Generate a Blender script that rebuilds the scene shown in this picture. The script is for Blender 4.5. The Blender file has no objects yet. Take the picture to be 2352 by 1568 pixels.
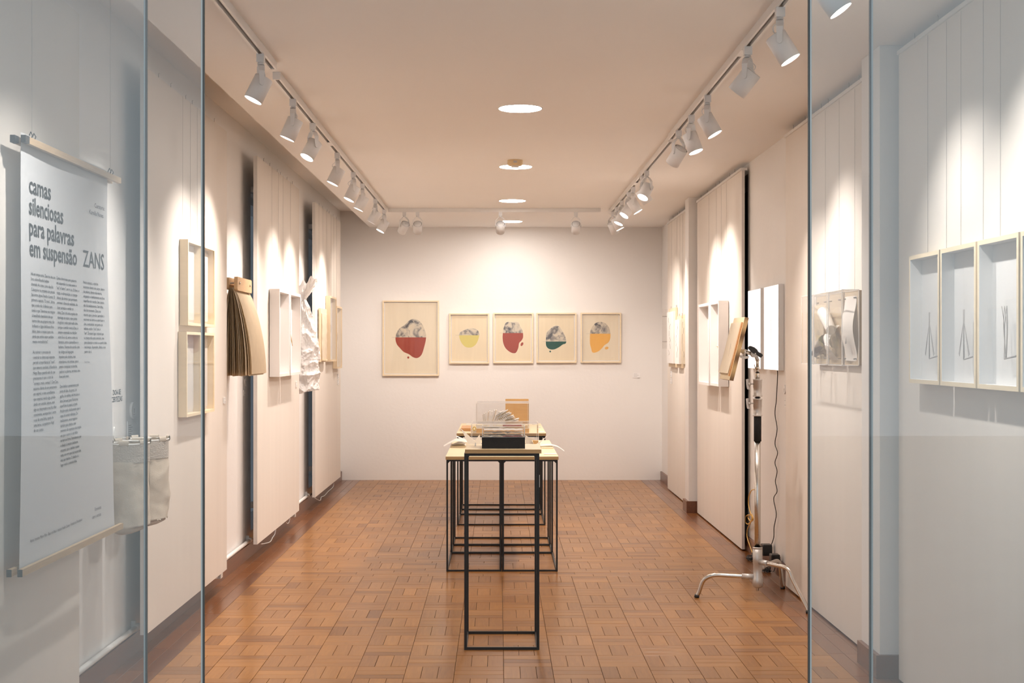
import bpy, bmesh, math, random
from mathutils import Vector, Matrix, Quaternion, noise

R = random.Random(7)
PI = math.pi
C = bpy.context.scene.collection
sc = bpy.context.scene

# ------------------------------------------------------------------ camera
F, CX, CY, EYE = 3080.0, 1145.0, 800.0, 1.38       # focal length in pixels, vanishing point, eye height (m)
cam_d = bpy.data.cameras.new('camera')
cam = bpy.data.objects.new('camera', cam_d)
C.objects.link(cam)
cam.location = (0, 0, EYE)
cam.rotation_euler = (PI / 2, 0, 0)
cam_d.sensor_width = 36.0
cam_d.lens = F / 2352 * 36.0
cam_d.shift_x = (1176 - CX) / 2352
cam_d.shift_y = -(784 - CY) / 2352
cam_d.clip_start = 0.05
cam_d.clip_end = 200
sc.camera = cam

# ------------------------------------------------------------------ world / exposure
EXPOSURE = 0.43
W_STRENGTH = 0.80
W_COLOR = (0.90, 0.96, 1.0)
SPOT_W = 60.0
SPOT_COL = (1.0, 0.875, 0.79)
DOWN_STRENGTH = 56.0
DOWN_COL = (1.0, 0.93, 0.865)
sc.view_settings.view_transform = 'Standard'
sc.view_settings.look = 'None'
sc.view_settings.gamma = 1.0
sc.view_settings.use_curve_mapping = False
sc.view_settings.exposure = EXPOSURE
sc.cycles.transparent_max_bounces = 32
sc.cycles.max_bounces = 10
sc.cycles.caustics_reflective = False
sc.cycles.caustics_refractive = False
sc.cycles.sample_clamp_indirect = 6.0

world = bpy.data.worlds.new('world')
sc.world = world
world.use_nodes = True
wt = world.node_tree
bgn = wt.nodes['Background']
bgn.inputs[0].default_value = (*W_COLOR, 1)
bgn.inputs[1].default_value = W_STRENGTH


# ------------------------------------------------------------------ material helpers
def mat(name, col, rough=0.5, metal=0.0, spec=0.5, coat=0.0, coat_rough=0.1, bump=0.0, bump_scale=60.0,
        var=0.0, var_scale=8.0, stretch=None, emit=None, emit_s=0.0, alpha=1.0, transl=0.0):
    m = bpy.data.materials.new(name)
    m.use_nodes = True
    nt = m.node_tree
    b = nt.nodes['Principled BSDF']
    b.inputs['Base Color'].default_value = (*col, 1)
    b.inputs['Roughness'].default_value = rough
    b.inputs['Metallic'].default_value = metal
    b.inputs['Specular IOR Level'].default_value = spec
    b.inputs['Coat Weight'].default_value = coat
    b.inputs['Coat Roughness'].default_value = coat_rough
    if emit:
        b.inputs['Emission Color'].default_value = (*emit, 1)
        b.inputs['Emission Strength'].default_value = emit_s
    if bump or var:
        tc = nt.nodes.new('ShaderNodeTexCoord')
        mp = nt.nodes.new('ShaderNodeMapping')
        nt.links.new(tc.outputs['Object'], mp.inputs['Vector'])
        if stretch:
            mp.inputs['Scale'].default_value = stretch
    if var:
        n = nt.nodes.new('ShaderNodeTexNoise')
        n.inputs['Scale'].default_value = var_scale
        n.inputs['Detail'].default_value = 5
        nt.links.new(mp.outputs[0], n.inputs['Vector'])
        r = nt.nodes.new('ShaderNodeMapRange')
        r.inputs['From Min'].default_value = 0.25
        r.inputs['From Max'].default_value = 0.75
        r.inputs['To Min'].default_value = 1 - var
        r.inputs['To Max'].default_value = 1 + var * 0.6
        nt.links.new(n.outputs['Fac'], r.inputs['Value'])
        mx = nt.nodes.new('ShaderNodeVectorMath')
        mx.operation = 'SCALE'
        mx.inputs[0].default_value = col
        nt.links.new(r.outputs[0], mx.inputs['Scale'])
        nt.links.new(mx.outputs[0], b.inputs['Base Color'])
    if bump:
        n2 = nt.nodes.new('ShaderNodeTexNoise')
        n2.inputs['Scale'].default_value = bump_scale
        n2.inputs['Detail'].default_value = 4
        nt.links.new(mp.outputs[0], n2.inputs['Vector'])
        bp_ = nt.nodes.new('ShaderNodeBump')
        bp_.inputs['Strength'].default_value = bump
        bp_.inputs['Distance'].default_value = 0.01
        nt.links.new(n2.outputs['Fac'], bp_.inputs['Height'])
        nt.links.new(bp_.outputs[0], b.inputs['Normal'])
    if transl:
        out = nt.nodes['Material Output']
        t = nt.nodes.new('ShaderNodeBsdfTranslucent')
        t.inputs[0].default_value = (*col, 1)
        ms = nt.nodes.new('ShaderNodeMixShader')
        ms.inputs[0].default_value = transl
        nt.links.new(b.outputs[0], ms.inputs[1])
        nt.links.new(t.outputs[0], ms.inputs[2])
        nt.links.new(ms.outputs[0], out.inputs[0])
    return m


def glass_mat(name, tint, refl=1.0, haze=0.0, haze_col=(0.8, 0.85, 0.88), rough=0.0):
    """Thin pane: see-through with a tint, Fresnel mirror on top, a little diffuse haze painted in as veiling light."""
    m = bpy.data.materials.new(name)
    m.use_nodes = True
    nt = m.node_tree
    nt.nodes.remove(nt.nodes['Principled BSDF'])
    out = nt.nodes['Material Output']
    tr = nt.nodes.new('ShaderNodeBsdfTransparent')
    tr.inputs[0].default_value = (*tint, 1)
    df = nt.nodes.new('ShaderNodeBsdfDiffuse')
    df.inputs[0].default_value = (*haze_col, 1)
    m1 = nt.nodes.new('ShaderNodeMixShader')
    m1.inputs[0].default_value = haze
    nt.links.new(tr.outputs[0], m1.inputs[1])
    nt.links.new(df.outputs[0], m1.inputs[2])
    gl = nt.nodes.new('ShaderNodeBsdfGlossy')
    gl.inputs['Roughness'].default_value = rough
    lw = nt.nodes.new('ShaderNodeLayerWeight')
    lw.inputs[0].default_value = 0.5
    pw = nt.nodes.new('ShaderNodeMath'); pw.operation = 'POWER'; pw.inputs[1].default_value = 5.0
    nt.links.new(lw.outputs['Facing'], pw.inputs[0])
    mu = nt.nodes.new('ShaderNodeMath')
    mu.operation = 'MULTIPLY_ADD'
    mu.use_clamp = True
    mu.inputs[1].default_value = 0.96 * refl
    mu.inputs[2].default_value = 0.04 * refl
    nt.links.new(pw.outputs[0], mu.inputs[0])
    m2 = nt.nodes.new('ShaderNodeMixShader')
    nt.links.new(mu.outputs[0], m2.inputs[0])
    nt.links.new(m1.outputs[0], m2.inputs[1])
    nt.links.new(gl.outputs[0], m2.inputs[2])
    nt.links.new(m2.outputs[0], out.inputs[0])
    return m


def emis_mat(name, col, s):
    m = bpy.data.materials.new(name)
    m.use_nodes = True
    nt = m.node_tree
    nt.nodes.remove(nt.nodes['Principled BSDF'])
    e = nt.nodes.new('ShaderNodeEmission')
    e.inputs[0].default_value = (*col, 1)
    e.inputs[1].default_value = s
    nt.links.new(e.outputs[0], nt.nodes['Material Output'].inputs[0])
    return m


def wood_floor_mat(name, dark, light, coat=0.5):
    """Lacquered strip: tone per strip (object colour / 'tone' attribute), grain along the strip's own length (UV)."""
    m = bpy.data.materials.new(name)
    m.use_nodes = True
    nt = m.node_tree
    N, L = nt.nodes.new, nt.links.new
    b = nt.nodes['Principled BSDF']
    oi = N('ShaderNodeObjectInfo')
    at = N('ShaderNodeAttribute')
    at.attribute_name = 'tone'
    ad = N('ShaderNodeMath'); ad.operation = 'ADD'
    sep = N('ShaderNodeSeparateColor')
    L(oi.outputs['Color'], sep.inputs[0])
    L(sep.outputs[0], ad.inputs[0])
    L(at.outputs['Fac'], ad.inputs[1])
    uv = N('ShaderNodeUVMap')
    off = N('ShaderNodeVectorMath'); off.operation = 'ADD'
    sc_ = N('ShaderNodeVectorMath'); sc_.operation = 'SCALE'
    cmb = N('ShaderNodeCombineXYZ')
    L(ad.outputs[0], cmb.inputs[0]); L(ad.outputs[0], cmb.inputs[1])
    L(cmb.outputs[0], sc_.inputs[0]); sc_.inputs['Scale'].default_value = 37.0
    L(uv.outputs[0], off.inputs[0]); L(sc_.outputs[0], off.inputs[1])
    mp = N('ShaderNodeMapping')
    mp.inputs['Scale'].default_value = (6, 70, 1)
    L(off.outputs[0], mp.inputs[0])
    n = N('ShaderNodeTexNoise'); n.inputs['Scale'].default_value = 1.0; n.inputs['Detail'].default_value = 6
    n.inputs['Distortion'].default_value = 0.8
    L(mp.outputs[0], n.inputs['Vector'])
    mr = N('ShaderNodeMath'); mr.operation = 'MULTIPLY_ADD'
    mr.inputs[1].default_value = 0.55; mr.inputs[2].default_value = -0.1
    L(n.outputs['Fac'], mr.inputs[0])
    s2 = N('ShaderNodeMath'); s2.operation = 'MULTIPLY_ADD'; s2.inputs[1].default_value = 0.68
    L(ad.outputs[0], s2.inputs[0]); L(mr.outputs[0], s2.inputs[2])
    mix = N('ShaderNodeMix'); mix.data_type = 'RGBA'
    mix.inputs['A'].default_value = (*dark, 1); mix.inputs['B'].default_value = (*light, 1)
    L(s2.outputs[0], mix.inputs['Factor'])
    L(mix.outputs['Result'], b.inputs['Base Color'])
    # worn lacquer: roughness wanders over the floor
    tc = N('ShaderNodeNewGeometry')
    n3 = N('ShaderNodeTexNoise'); n3.inputs['Scale'].default_value = 1.3; n3.inputs['Detail'].default_value = 4
    L(tc.outputs['Position'], n3.inputs['Vector'])
    r3 = N('ShaderNodeMapRange'); r3.inputs['To Min'].default_value = 0.12; r3.inputs['To Max'].default_value = 0.26
    r3.inputs['From Min'].default_value = 0.3; r3.inputs['From Max'].default_value = 0.7
    L(n3.outputs['Fac'], r3.inputs['Value'])
    L(r3.outputs[0], b.inputs['Coat Roughness'])
    b.inputs['Roughness'].default_value = 0.42
    b.inputs['Specular IOR Level'].default_value = 0.2
    b.inputs['Coat Weight'].default_value = coat
    b.inputs['Coat IOR'].default_value = 1.5
    bm_ = N('ShaderNodeBump'); bm_.inputs['Strength'].default_value = 0.12; bm_.inputs['Distance'].default_value = 0.002
    L(n.outputs['Fac'], bm_.inputs['Height']); L(bm_.outputs[0], b.inputs['Normal'])
    return m


def ply_edge_mat(name):
    m = bpy.data.materials.new(name)
    m.use_nodes = True
    nt = m.node_tree
    N, L = nt.nodes.new, nt.links.new
    b = nt.nodes['Principled BSDF']
    uv = N('ShaderNodeUVMap')
    w = N('ShaderNodeTexWave'); w.wave_type = 'BANDS'; w.bands_direction = 'Y'
    w.inputs['Scale'].default_value = 0.9; w.inputs['Distortion'].default_value = 0.4
    L(uv.outputs[0], w.inputs[0])
    mix = N('ShaderNodeMix'); mix.data_type = 'RGBA'
    mix.inputs['A'].default_value = (0.18, 0.10, 0.045, 1); mix.inputs['B'].default_value = (0.60, 0.42, 0.20, 1)
    L(w.outputs['Fac'], mix.inputs['Factor'])
    L(mix.outputs['Result'], b.inputs['Base Color'])
    b.inputs['Roughness'].default_value = 0.6
    return m


def marble_mat(name, seed):
    m = bpy.data.materials.new(name)
    m.use_nodes = True
    nt = m.node_tree
    N, L = nt.nodes.new, nt.links.new
    b = nt.nodes['Principled BSDF']
    g = N('ShaderNodeTexCoord')
    mp = N('ShaderNodeMapping'); mp.inputs['Location'].default_value = (seed * 3.1, seed, seed * 1.7)
    L(g.outputs['Object'], mp.inputs[0])
    n = N('ShaderNodeTexNoise'); n.inputs['Scale'].default_value = 13; n.inputs['Detail'].default_value = 8
    n.inputs['Distortion'].default_value = 1.2
    L(mp.outputs[0], n.inputs['Vector'])
    cr = N('ShaderNodeValToRGB')
    e = cr.color_ramp.elements
    e[0].position = 0.36; e[0].color = (0.10, 0.10, 0.11, 1)
    e[1].position = 0.66; e[1].color = (0.66, 0.58, 0.45, 1)
    k = e.new(0.48); k.color = (0.36, 0.33, 0.29, 1)
    k = e.new(0.55); k.color = (0.58, 0.52, 0.42, 1)
    L(n.outputs['Fac'], cr.inputs[0]); L(cr.outputs[0], b.inputs['Base Color'])
    b.inputs['Roughness'].default_value = 0.7
    return m


MAT = {}
def dm(key, *a, **k):
    MAT[key] = mat(key, *a, **k)
    return MAT[key]

dm('wall_paint', (0.82, 0.80, 0.78), rough=0.62, bump=0.10, bump_scale=30, var=0.02, var_scale=2)
dm('ceiling_paint', (0.88, 0.865, 0.85), rough=0.8, var=0.015, var_scale=1.2)
dm('panel_paint', (0.77, 0.715, 0.655), rough=0.55, var=0.03, var_scale=1.6, stretch=(1, 6, 0.4))
dm('panel_edge', (0.74, 0.70, 0.66), rough=0.6, var=0.08, var_scale=9)
dm('track_white', (0.78, 0.77, 0.76), rough=0.35)
dm('lamp_white', (0.74, 0.745, 0.76), rough=0.38)
dm('dark_slot', (0.09, 0.07, 0.06), rough=0.6)
dm('black', (0.012, 0.012, 0.013), rough=0.4)
dm('black_matt', (0.010, 0.010, 0.011), rough=0.85, bump=0.4, bump_scale=400, var=0.2, var_scale=200)
dm('black_metal', (0.012, 0.012, 0.012), rough=0.42, spec=0.4)
dm('steel', (0.62, 0.60, 0.57), rough=0.22, metal=1.0)
dm('cast', (0.58, 0.56, 0.54), rough=0.34, metal=0.5, var=0.06, var_scale=40)
dm('grey_label', (0.30, 0.29, 0.28), rough=0.6)
dm('white', (0.84, 0.83, 0.82), rough=0.45)
dm('white_box', (0.82, 0.79, 0.77), rough=0.5)
dm('white_plastic', (0.80, 0.79, 0.77), rough=0.35)
dm('pale_wood', (0.74, 0.60, 0.42), rough=0.5, var=0.08, var_scale=4, stretch=(20, 20, 1.2))
dm('maple', (0.83, 0.69, 0.48), rough=0.5, var=0.06, var_scale=4, stretch=(2, 2, 14))
dm('birch', (0.80, 0.66, 0.43), rough=0.42, var=0.07, var_scale=3, stretch=(1.5, 22, 22))
dm('oak_bar', (0.50, 0.36, 0.22), rough=0.5, var=0.18, var_scale=5, stretch=(40, 2, 40))
dm('honey_wood', (0.66, 0.40, 0.15), rough=0.45, var=0.10, var_scale=4, stretch=(2, 22, 22))
dm('beech', (0.70, 0.47, 0.26), rough=0.45, var=0.08, var_scale=5, stretch=(20, 2, 20))
dm('orange_wood', (0.62, 0.33, 0.14), rough=0.45, var=0.12, var_scale=6, stretch=(2, 22, 22))
dm('base_wood', (0.15, 0.052, 0.022), rough=0.35, coat=0.3, var=0.25, var_scale=5, stretch=(20, 1.5, 20))
dm('subfloor', (0.022, 0.012, 0.007), rough=0.9)
dm('cloth_white', (0.66, 0.67, 0.69), rough=0.8, transl=0.12)
dm('print_ink', (0.010, 0.011, 0.012), rough=0.7)
dm('canvas', (0.60, 0.53, 0.44), rough=0.95, bump=0.25, bump_scale=300, var=0.10, var_scale=9)
dm('canvas_band', (0.50, 0.46, 0.41), rough=0.95, bump=0.5, bump_scale=160, var=0.06, var_scale=30)
dm('paper_white', (0.84, 0.81, 0.77), rough=0.75, transl=0.15)
dm('paper_cream', (0.81, 0.71, 0.56), rough=0.8, transl=0.30, var=0.06, var_scale=18)
dm('paper_aged', (0.74, 0.62, 0.45), rough=0.8, transl=0.35, var=0.08, var_scale=18)
dm('paper_thin', (0.90, 0.885, 0.875), rough=0.5, transl=0.30)
dm('paper_art', (0.79, 0.68, 0.49), rough=0.7, var=0.04, var_scale=3, stretch=(14, 1, 1))
dm('paper_art_light', (0.81, 0.72, 0.56), rough=0.7, var=0.03, var_scale=3, stretch=(14, 1, 1))
dm('ink_red', (0.34, 0.055, 0.03), rough=0.4, var=0.06, var_scale=12)
dm('ink_yellow', (0.66, 0.57, 0.17), rough=0.4)
dm('ink_green', (0.010, 0.075, 0.052), rough=0.4)
dm('ink_orange', (0.84, 0.45, 0.10), rough=0.4)
dm('pencil', (0.34, 0.31, 0.29), rough=0.7)
dm('grey_green', (0.45, 0.47, 0.42), rough=0.7)
dm('grey_soft', (0.52, 0.49, 0.48), rough=0.7)
dm('pink_soft', (0.72, 0.60, 0.57), rough=0.7)
dm('yellow_plastic', (0.80, 0.58, 0.12), rough=0.3)
dm('yellow_cable', (0.70, 0.42, 0.10), rough=0.4)
dm('cream_plastic', (0.74, 0.56, 0.33), rough=0.4)
dm('window_day_glow', (0.05, 0.085, 0.12), rough=0.25, emit=(0.72, 0.85, 1.0), emit_s=0.07)  # faint bluish emission stands in for daylight behind the pane
dm('window_black', (0.006, 0.010, 0.010), rough=0.3)
dm('pavement', (0.52, 0.50, 0.46), rough=0.85, var=0.15, var_scale=3)
dm('facade', (0.42, 0.40, 0.37), rough=0.8, var=0.08, var_scale=2)
dm('glass_edge', (0.05, 0.06, 0.065), rough=0.5)
dm('glass_edge_light', (0.38, 0.42, 0.43), rough=0.4)
dm('wire', (0.42, 0.40, 0.38), rough=0.5)
dm('acrylic_edge', (0.90, 0.88, 0.86), rough=0.2, transl=0.5)
MAT['floor_wood'] = wood_floor_mat('floor_wood', (0.14, 0.048, 0.008), (0.42, 0.19, 0.045), coat=0.4)
MAT['border_wood'] = wood_floor_mat('border_wood', (0.075, 0.020, 0.003), (0.25, 0.085, 0.014), coat=0.7)
MAT['ply_edge'] = ply_edge_mat('ply_edge')
MAT['pane'] = glass_mat('pane', (0.925, 0.948, 0.960), refl=1.25, haze=0.035, haze_col=(0.80, 0.86, 0.88))  # haze colour paints in the pale veil of reflected daylight
MAT['art_glass'] = glass_mat('art_glass', (0.985, 0.985, 0.985), refl=0.5)
MAT['acrylic'] = glass_mat('acrylic', (0.955, 0.95, 0.945), refl=0.9, haze=0.015, haze_col=(0.95, 0.93, 0.92))
MAT['lamp_glow'] = emis_mat('lamp_glow', (1.0, 0.93, 0.85), 14)
MAT['lit_mark'] = emis_mat('lit_mark', (0.9, 0.80, 0.74), 0.72)
MAT['down_glow'] = emis_mat('down_glow', DOWN_COL, DOWN_STRENGTH)


def lightbox_mat():
    m = bpy.data.materials.new('lightbox_glow')
    m.use_nodes = True
    nt = m.node_tree
    nt.nodes.remove(nt.nodes['Principled BSDF'])
    N, L = nt.nodes.new, nt.links.new
    uv = N('ShaderNodeUVMap')
    sub = N('ShaderNodeVectorMath'); sub.operation = 'SUBTRACT'; sub.inputs[1].default_value = (0.5, 0.5, 0)
    mp = N('ShaderNodeMapping'); mp.inputs['Scale'].default_value = (1.0, 0.8, 0)
    L(uv.outputs[0], sub.inputs[0]); L(sub.outputs[0], mp.inputs[0])
    ln = N('ShaderNodeVectorMath'); ln.operation = 'LENGTH'
    L(mp.outputs[0], ln.inputs[0])
    r = N('ShaderNodeMapRange'); r.inputs['From Min'].default_value = 0.02; r.inputs['From Max'].default_value = 0.42
    r.inputs['To Min'].default_value = 0.93; r.inputs['To Max'].default_value = 1.35
    L(ln.outputs['Value'], r.inputs['Value'])
    e = N('ShaderNodeEmission'); e.inputs[0].default_value = (1.0, 0.90, 0.85, 1)
    L(r.outputs[0], e.inputs[1])
    L(e.outputs[0], nt.nodes['Material Output'].inputs[0])
    return m
MAT['lightbox_glow'] = lightbox_mat()


# ------------------------------------------------------------------ mesh builder
class MB:
    def __init__(s, T=None):
        s.v, s.f, s.m, s.uv, s.sm = [], [], [], {}, []
        s.T = T

    def _add(s, pts):
        i = len(s.v)
        for p in pts:
            p = Vector(p)
            s.v.append(s.T(p) if s.T else p)
        return i

    def face(s, idx, mi=0, uv=None, smooth=False):
        if uv:
            s.uv[len(s.f)] = uv
        s.f.append(tuple(idx)); s.m.append(mi); s.sm.append(smooth)

    def box(s, x0, x1, y0, y1, z0, z1, mi=0, mis=None):
        """mis: material per side (-x,+x,-y,+y,-z,+z)"""
        if x0 > x1: x0, x1 = x1, x0
        if y0 > y1: y0, y1 = y1, y0
        if z0 > z1: z0, z1 = z1, z0
        i = s._add([(x0, y0, z0), (x1, y0, z0), (x1, y1, z0), (x0, y1, z0), (x0, y0, z1), (x1, y0, z1), (x1, y1, z1), (x0, y1, z1)])
        mm = mis or [mi] * 6
        for k, q in enumerate([(0, 4, 7, 3), (1, 2, 6, 5), (0, 1, 5, 4), (3, 7, 6, 2), (0, 3, 2, 1), (4, 5, 6, 7)]):
            s.face([i + a for a in q], mm[k], uv=[(0, 0), (1, 0), (1, 1), (0, 1)] if k in (0, 1) else [(0, 0), (1, 0), (1, 1), (0, 1)])
        return s

    def quad(s, a, b, c, d, mi=0, uv=None, smooth=False):
        i = s._add([a, b, c, d])
        s.face([i, i + 1, i + 2, i + 3], mi, uv or [(0, 0), (1, 0), (1, 1), (0, 1)], smooth)
        return s

    def poly(s, pts, mi=0):
        i = s._add(pts)
        s.face(range(i, i + len(pts)), mi)
        return s

    def prism(s, pts, d, mi=0, mi_side=None):
        """extrude polygon pts by vector d"""
        n = len(pts); d = Vector(d)
        pts = [Vector(p) for p in pts]
        i = s._add(pts + [p + d for p in pts])
        s.face(list(range(i + n - 1, i - 1, -1)), mi)
        s.face(list(range(i + n, i + 2 * n)), mi)
        for k in range(n):
            k2 = (k + 1) % n
            s.face([i + k, i + k2, i + n + k2, i + n + k], mi if mi_side is None else mi_side, [(0, 0), (1, 0), (1, 1), (0, 1)])
        return s

    def tube(s, pts, r, n=8, mi=0, cap=True, smooth=True, closed=False):
        pts = [Vector(p) for p in pts]
        rs = r if isinstance(r, (list, tuple)) else [r] * len(pts)
        rings = []
        up = None
        m = len(pts)
        for k, p in enumerate(pts):
            if closed:
                t = (pts[(k + 1) % m] - pts[k - 1]).normalized()
            else:
                t = (pts[min(k + 1, m - 1)] - pts[max(k - 1, 0)])
                t = t.normalized() if t.length > 1e-9 else Vector((0, 0, 1))
            if up is None:
                a = Vector((0, 0, 1)) if abs(t.z) < 0.9 else Vector((1, 0, 0))
                up = (a - t * a.dot(t)).normalized()
            else:
                up = (up - t * up.dot(t))
                up = up.normalized() if up.length > 1e-6 else t.orthogonal().normalized()
            w = t.cross(up)
            i = s._add([p + (up * math.cos(2 * PI * j / n) + w * math.sin(2 * PI * j / n)) * rs[k] for j in range(n)])
            rings.append(i)
        lim = m if closed else m - 1
        for k in range(lim):
            a, b = rings[k], rings[(k + 1) % m]
            for j in range(n):
                j2 = (j + 1) % n
                s.face([a + j, a + j2, b + j2, b + j], mi, smooth=smooth)
        if cap and not closed:
            s.face([rings[0] + j for j in range(n - 1, -1, -1)], mi)
            s.face([rings[-1] + j for j in range(n)], mi)
        return s

    def cyl(s, p0, p1, r0, r1=None, n=20, mi=0, cap=True):
        return s.tube([p0, p1], [r0, r0 if r1 is None else r1], n, mi, cap)

    def lathe(s, prof, n=28, mi=0, o=(0, 0, 0), smooth=True, mats=None):
        """prof: (r, z) list revolved about z at o"""
        rings = []
        for r, z in prof:
            rings.append(s._add([(o[0] + r * math.cos(2 * PI * j / n), o[1] + r * math.sin(2 * PI * j / n), o[2] + z) for j in range(n)]))
        for k in range(len(prof) - 1):
            for j in range(n):
                j2 = (j + 1) % n
                s.face([rings[k] + j, rings[k] + j2, rings[k + 1] + j2, rings[k + 1] + j], mats[k] if mats else mi, smooth=smooth)
        return s

    def grid(s, fn, nu, nv, mi=0, smooth=True):
        i = s._add([fn(a / nu, b / nv) for b in range(nv + 1) for a in range(nu + 1)])
        for b in range(nv):
            for a in range(nu):
                k = i + b * (nu + 1) + a
                s.face([k, k + 1, k + nu + 2, k + nu + 1], mi, [(a / nu, b / nv), ((a + 1) / nu, b / nv), ((a + 1) / nu, (b + 1) / nv), (a / nu, (b + 1) / nv)], smooth)
        return s

    def islands(s):
        par = list(range(len(s.v)))
        def find(a):
            while par[a] != a:
                par[a] = par[par[a]]; a = par[a]
            return a
        for f in s.f:
            r0 = find(f[0])
            for k in f[1:]:
                par[find(k)] = r0
        groups = {}
        for fi, f in enumerate(s.f):
            groups.setdefault(find(f[0]), []).append(fi)
        out = []
        for fl in groups.values():
            m = MB(); mp_ = {}
            for fi in fl:
                idx = []
                for k in s.f[fi]:
                    if k not in mp_:
                        mp_[k] = len(m.v); m.v.append(s.v[k])
                    idx.append(mp_[k])
                if fi in s.uv: m.uv[len(m.f)] = s.uv[fi]
                m.f.append(tuple(idx)); m.m.append(s.m[fi]); m.sm.append(s.sm[fi])
            out.append(m)
        return out

    def each(s, name, mats, parent=None, **k):
        """every loose piece becomes an object of its own"""
        return [m.build(name, mats, parent, **k) for m in s.islands()]

    def build(s, name, mats, parent=None, loc=None, recalc=False, bevel=0.0, tone=None):
        if not isinstance(mats, (list, tuple)):
            mats = [mats]
        me = bpy.data.meshes.new(name)
        org = Vector(loc) if loc is not None else Vector((0, 0, 0))
        porg = Vector(parent['_org']) if parent is not None and '_org' in parent else Vector((0, 0, 0))
        tot = org + porg
        me.from_pydata([v - tot for v in s.v], [], s.f)
        for m_ in mats:
            me.materials.append(MAT[m_] if isinstance(m_, str) else m_)
        me.polygons.foreach_set('material_index', s.m)
        me.polygons.foreach_set('use_smooth', s.sm)
        if s.uv or tone:
            ul = me.uv_layers.new(name='UVMap')
            for pi, uvs in s.uv.items():
                p = me.polygons[pi]
                for k, li in enumerate(p.loop_indices):
                    ul.data[li].uv = uvs[k]
        if tone:
            a = me.attributes.new('tone', 'FLOAT', 'FACE')
            a.data.foreach_set('value', tone)
        me.validate()
        if recalc or bevel:
            bm = bmesh.new(); bm.from_mesh(me)
            if recalc:
                bmesh.ops.recalc_face_normals(bm, faces=bm.faces)
            if bevel:
                bmesh.ops.bevel(bm, geom=[e for e in bm.edges if len(e.link_faces) == 2 and e.calc_face_angle(0) > 0.5], offset=bevel, segments=2, affect='EDGES', profile=0.5)
            bm.to_mesh(me); bm.free()
        me.update()
        o = bpy.data.objects.new(name, me)
        C.objects.link(o)
        if parent is not None:
            o.parent = parent
        o.location = org
        o['_org'] = tuple(tot)
        return o


def thing(name, label, cat, loc, group=None):
    o = bpy.data.objects.new(name, None)
    C.objects.link(o)
    o.location = loc
    o.empty_display_size = 0.05
    o['_org'] = tuple(loc)
    o['label'] = label; o['category'] = cat
    if group: o['group'] = group
    return o


def tag(o, label=None, cat=None, group=None, kind=None):
    if label: o['label'] = label
    if cat: o['category'] = cat
    if group: o['group'] = group
    if kind: o['kind'] = kind
    return o


def struct(o, label=None):
    o['kind'] = 'structure'
    if label: o['label'] = label
    return o


def basis(O, U, W):
    O, U, W = Vector(O), Vector(U), Vector(W)
    return lambda p: O + U * p.x + Vector((0, 0, 1)) * p.y + W * p.z

def left_basis(X):    # looking at the left wall: u = +Y, w = +X
    return basis((X, 0, 0), (0, 1, 0), (1, 0, 0))
def right_basis(X):   # u = -Y
    return basis((X, 0, 0), (0, -1, 0), (-1, 0, 0))
def back_basis(Y):
    return basis((0, Y, 0), (1, 0, 0), (0, -1, 0))

def wallpt(X, u, v):  # survey point on the plane x = X
    Y = F * X / (u - CX)
    return Vector((X, Y, EYE - (v - CY) * Y / F))

def spline(pts, closed=False, k=6):
    pts = [Vector(p) for p in pts]
    n = len(pts); out = []
    rng = n if closed else n - 1
    for i in range(rng):
        p0 = pts[(i - 1) % n] if closed or i > 0 else pts[0]
        p1 = pts[i]; p2 = pts[(i + 1) % n]
        p3 = pts[(i + 2) % n] if closed or i + 2 < n else pts[-1]
        for j in range(k):
            t = j / k
            out.append(0.5 * ((2 * p1) + (p2 - p0) * t + (2 * p0 - 5 * p1 + 4 * p2 - p3) * t * t + (3 * p1 - p0 - 3 * p2 + p3) * t ** 3))
    if not closed:
        out.append(pts[-1])
    return out


# ------------------------------------------------------------------ the room shell
Y0, YB = 3.70, 14.07
XL, XR = -1.66, 1.715
ZC, ZR = 2.65, 2.82
PZ0, PZ1 = 0.113, 2.625   # left panels
LP = [(3.85, 4.99, 0), (5.93, 7.70, 1), (8.67, 10.49, 2), (11.41, 13.24, 3)]      # left display panels (y range)
RP = [(3.80, 5.56, 0), (5.95, 7.75, 1), (9.15, 11.20, 2), (11.52, 13.16, 3)]

# left wall with a window bay behind each panel
def wall_with_bays(x_in, x_out, bays, ztop, name, side):
    m = MB()
    y = Y0
    for (a, b, z0, z1) in bays:
        m.box(x_in, x_out, y, a, 0, ztop)
        m.box(x_in, x_out, a, b, 0, z0)
        m.box(x_in, x_out, a, b, z1, ztop)
        y = b
    m.box(x_in, x_out, y, YB + 0.2, 0, ztop)
    return struct(m.build(name, 'wall_paint'), side)

lbays = [(LP[k][0] + d, LP[k][1] - 0.25, 0.16, 2.42) for k, d in ((1, 0.50), (2, 0.31), (3, 0.31))]
rbays = [(9.22, 10.9, 0.16, 2.58)]
wall_with_bays(XL, XL - 0.25, lbays, ZR, 'wall_left', 'white painted left wall with windows hidden behind the hung panels')
wall_with_bays(XR, XR + 0.25, rbays, ZC, 'wall_right', 'white painted right wall')
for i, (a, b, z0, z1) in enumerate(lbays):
    w = struct(MB().box(XL - 0.20, XL - 0.19, a, b, z0, z1).build('window_%d' % (i + 1), 'window_day_glow'), 'dim window strip with painted daylight glow, glimpsed behind a hung panel')
    MB().box(XL - 0.19, XL - 0.05, a, a + 0.05, z0, z1).box(XL - 0.19, XL - 0.05, b - 0.05, b, z0, z1).box(XL - 0.19, XL - 0.05, a + .05, b - .05, z1 - 0.05, z1).build('window_frame', 'white_plastic', w)
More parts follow.
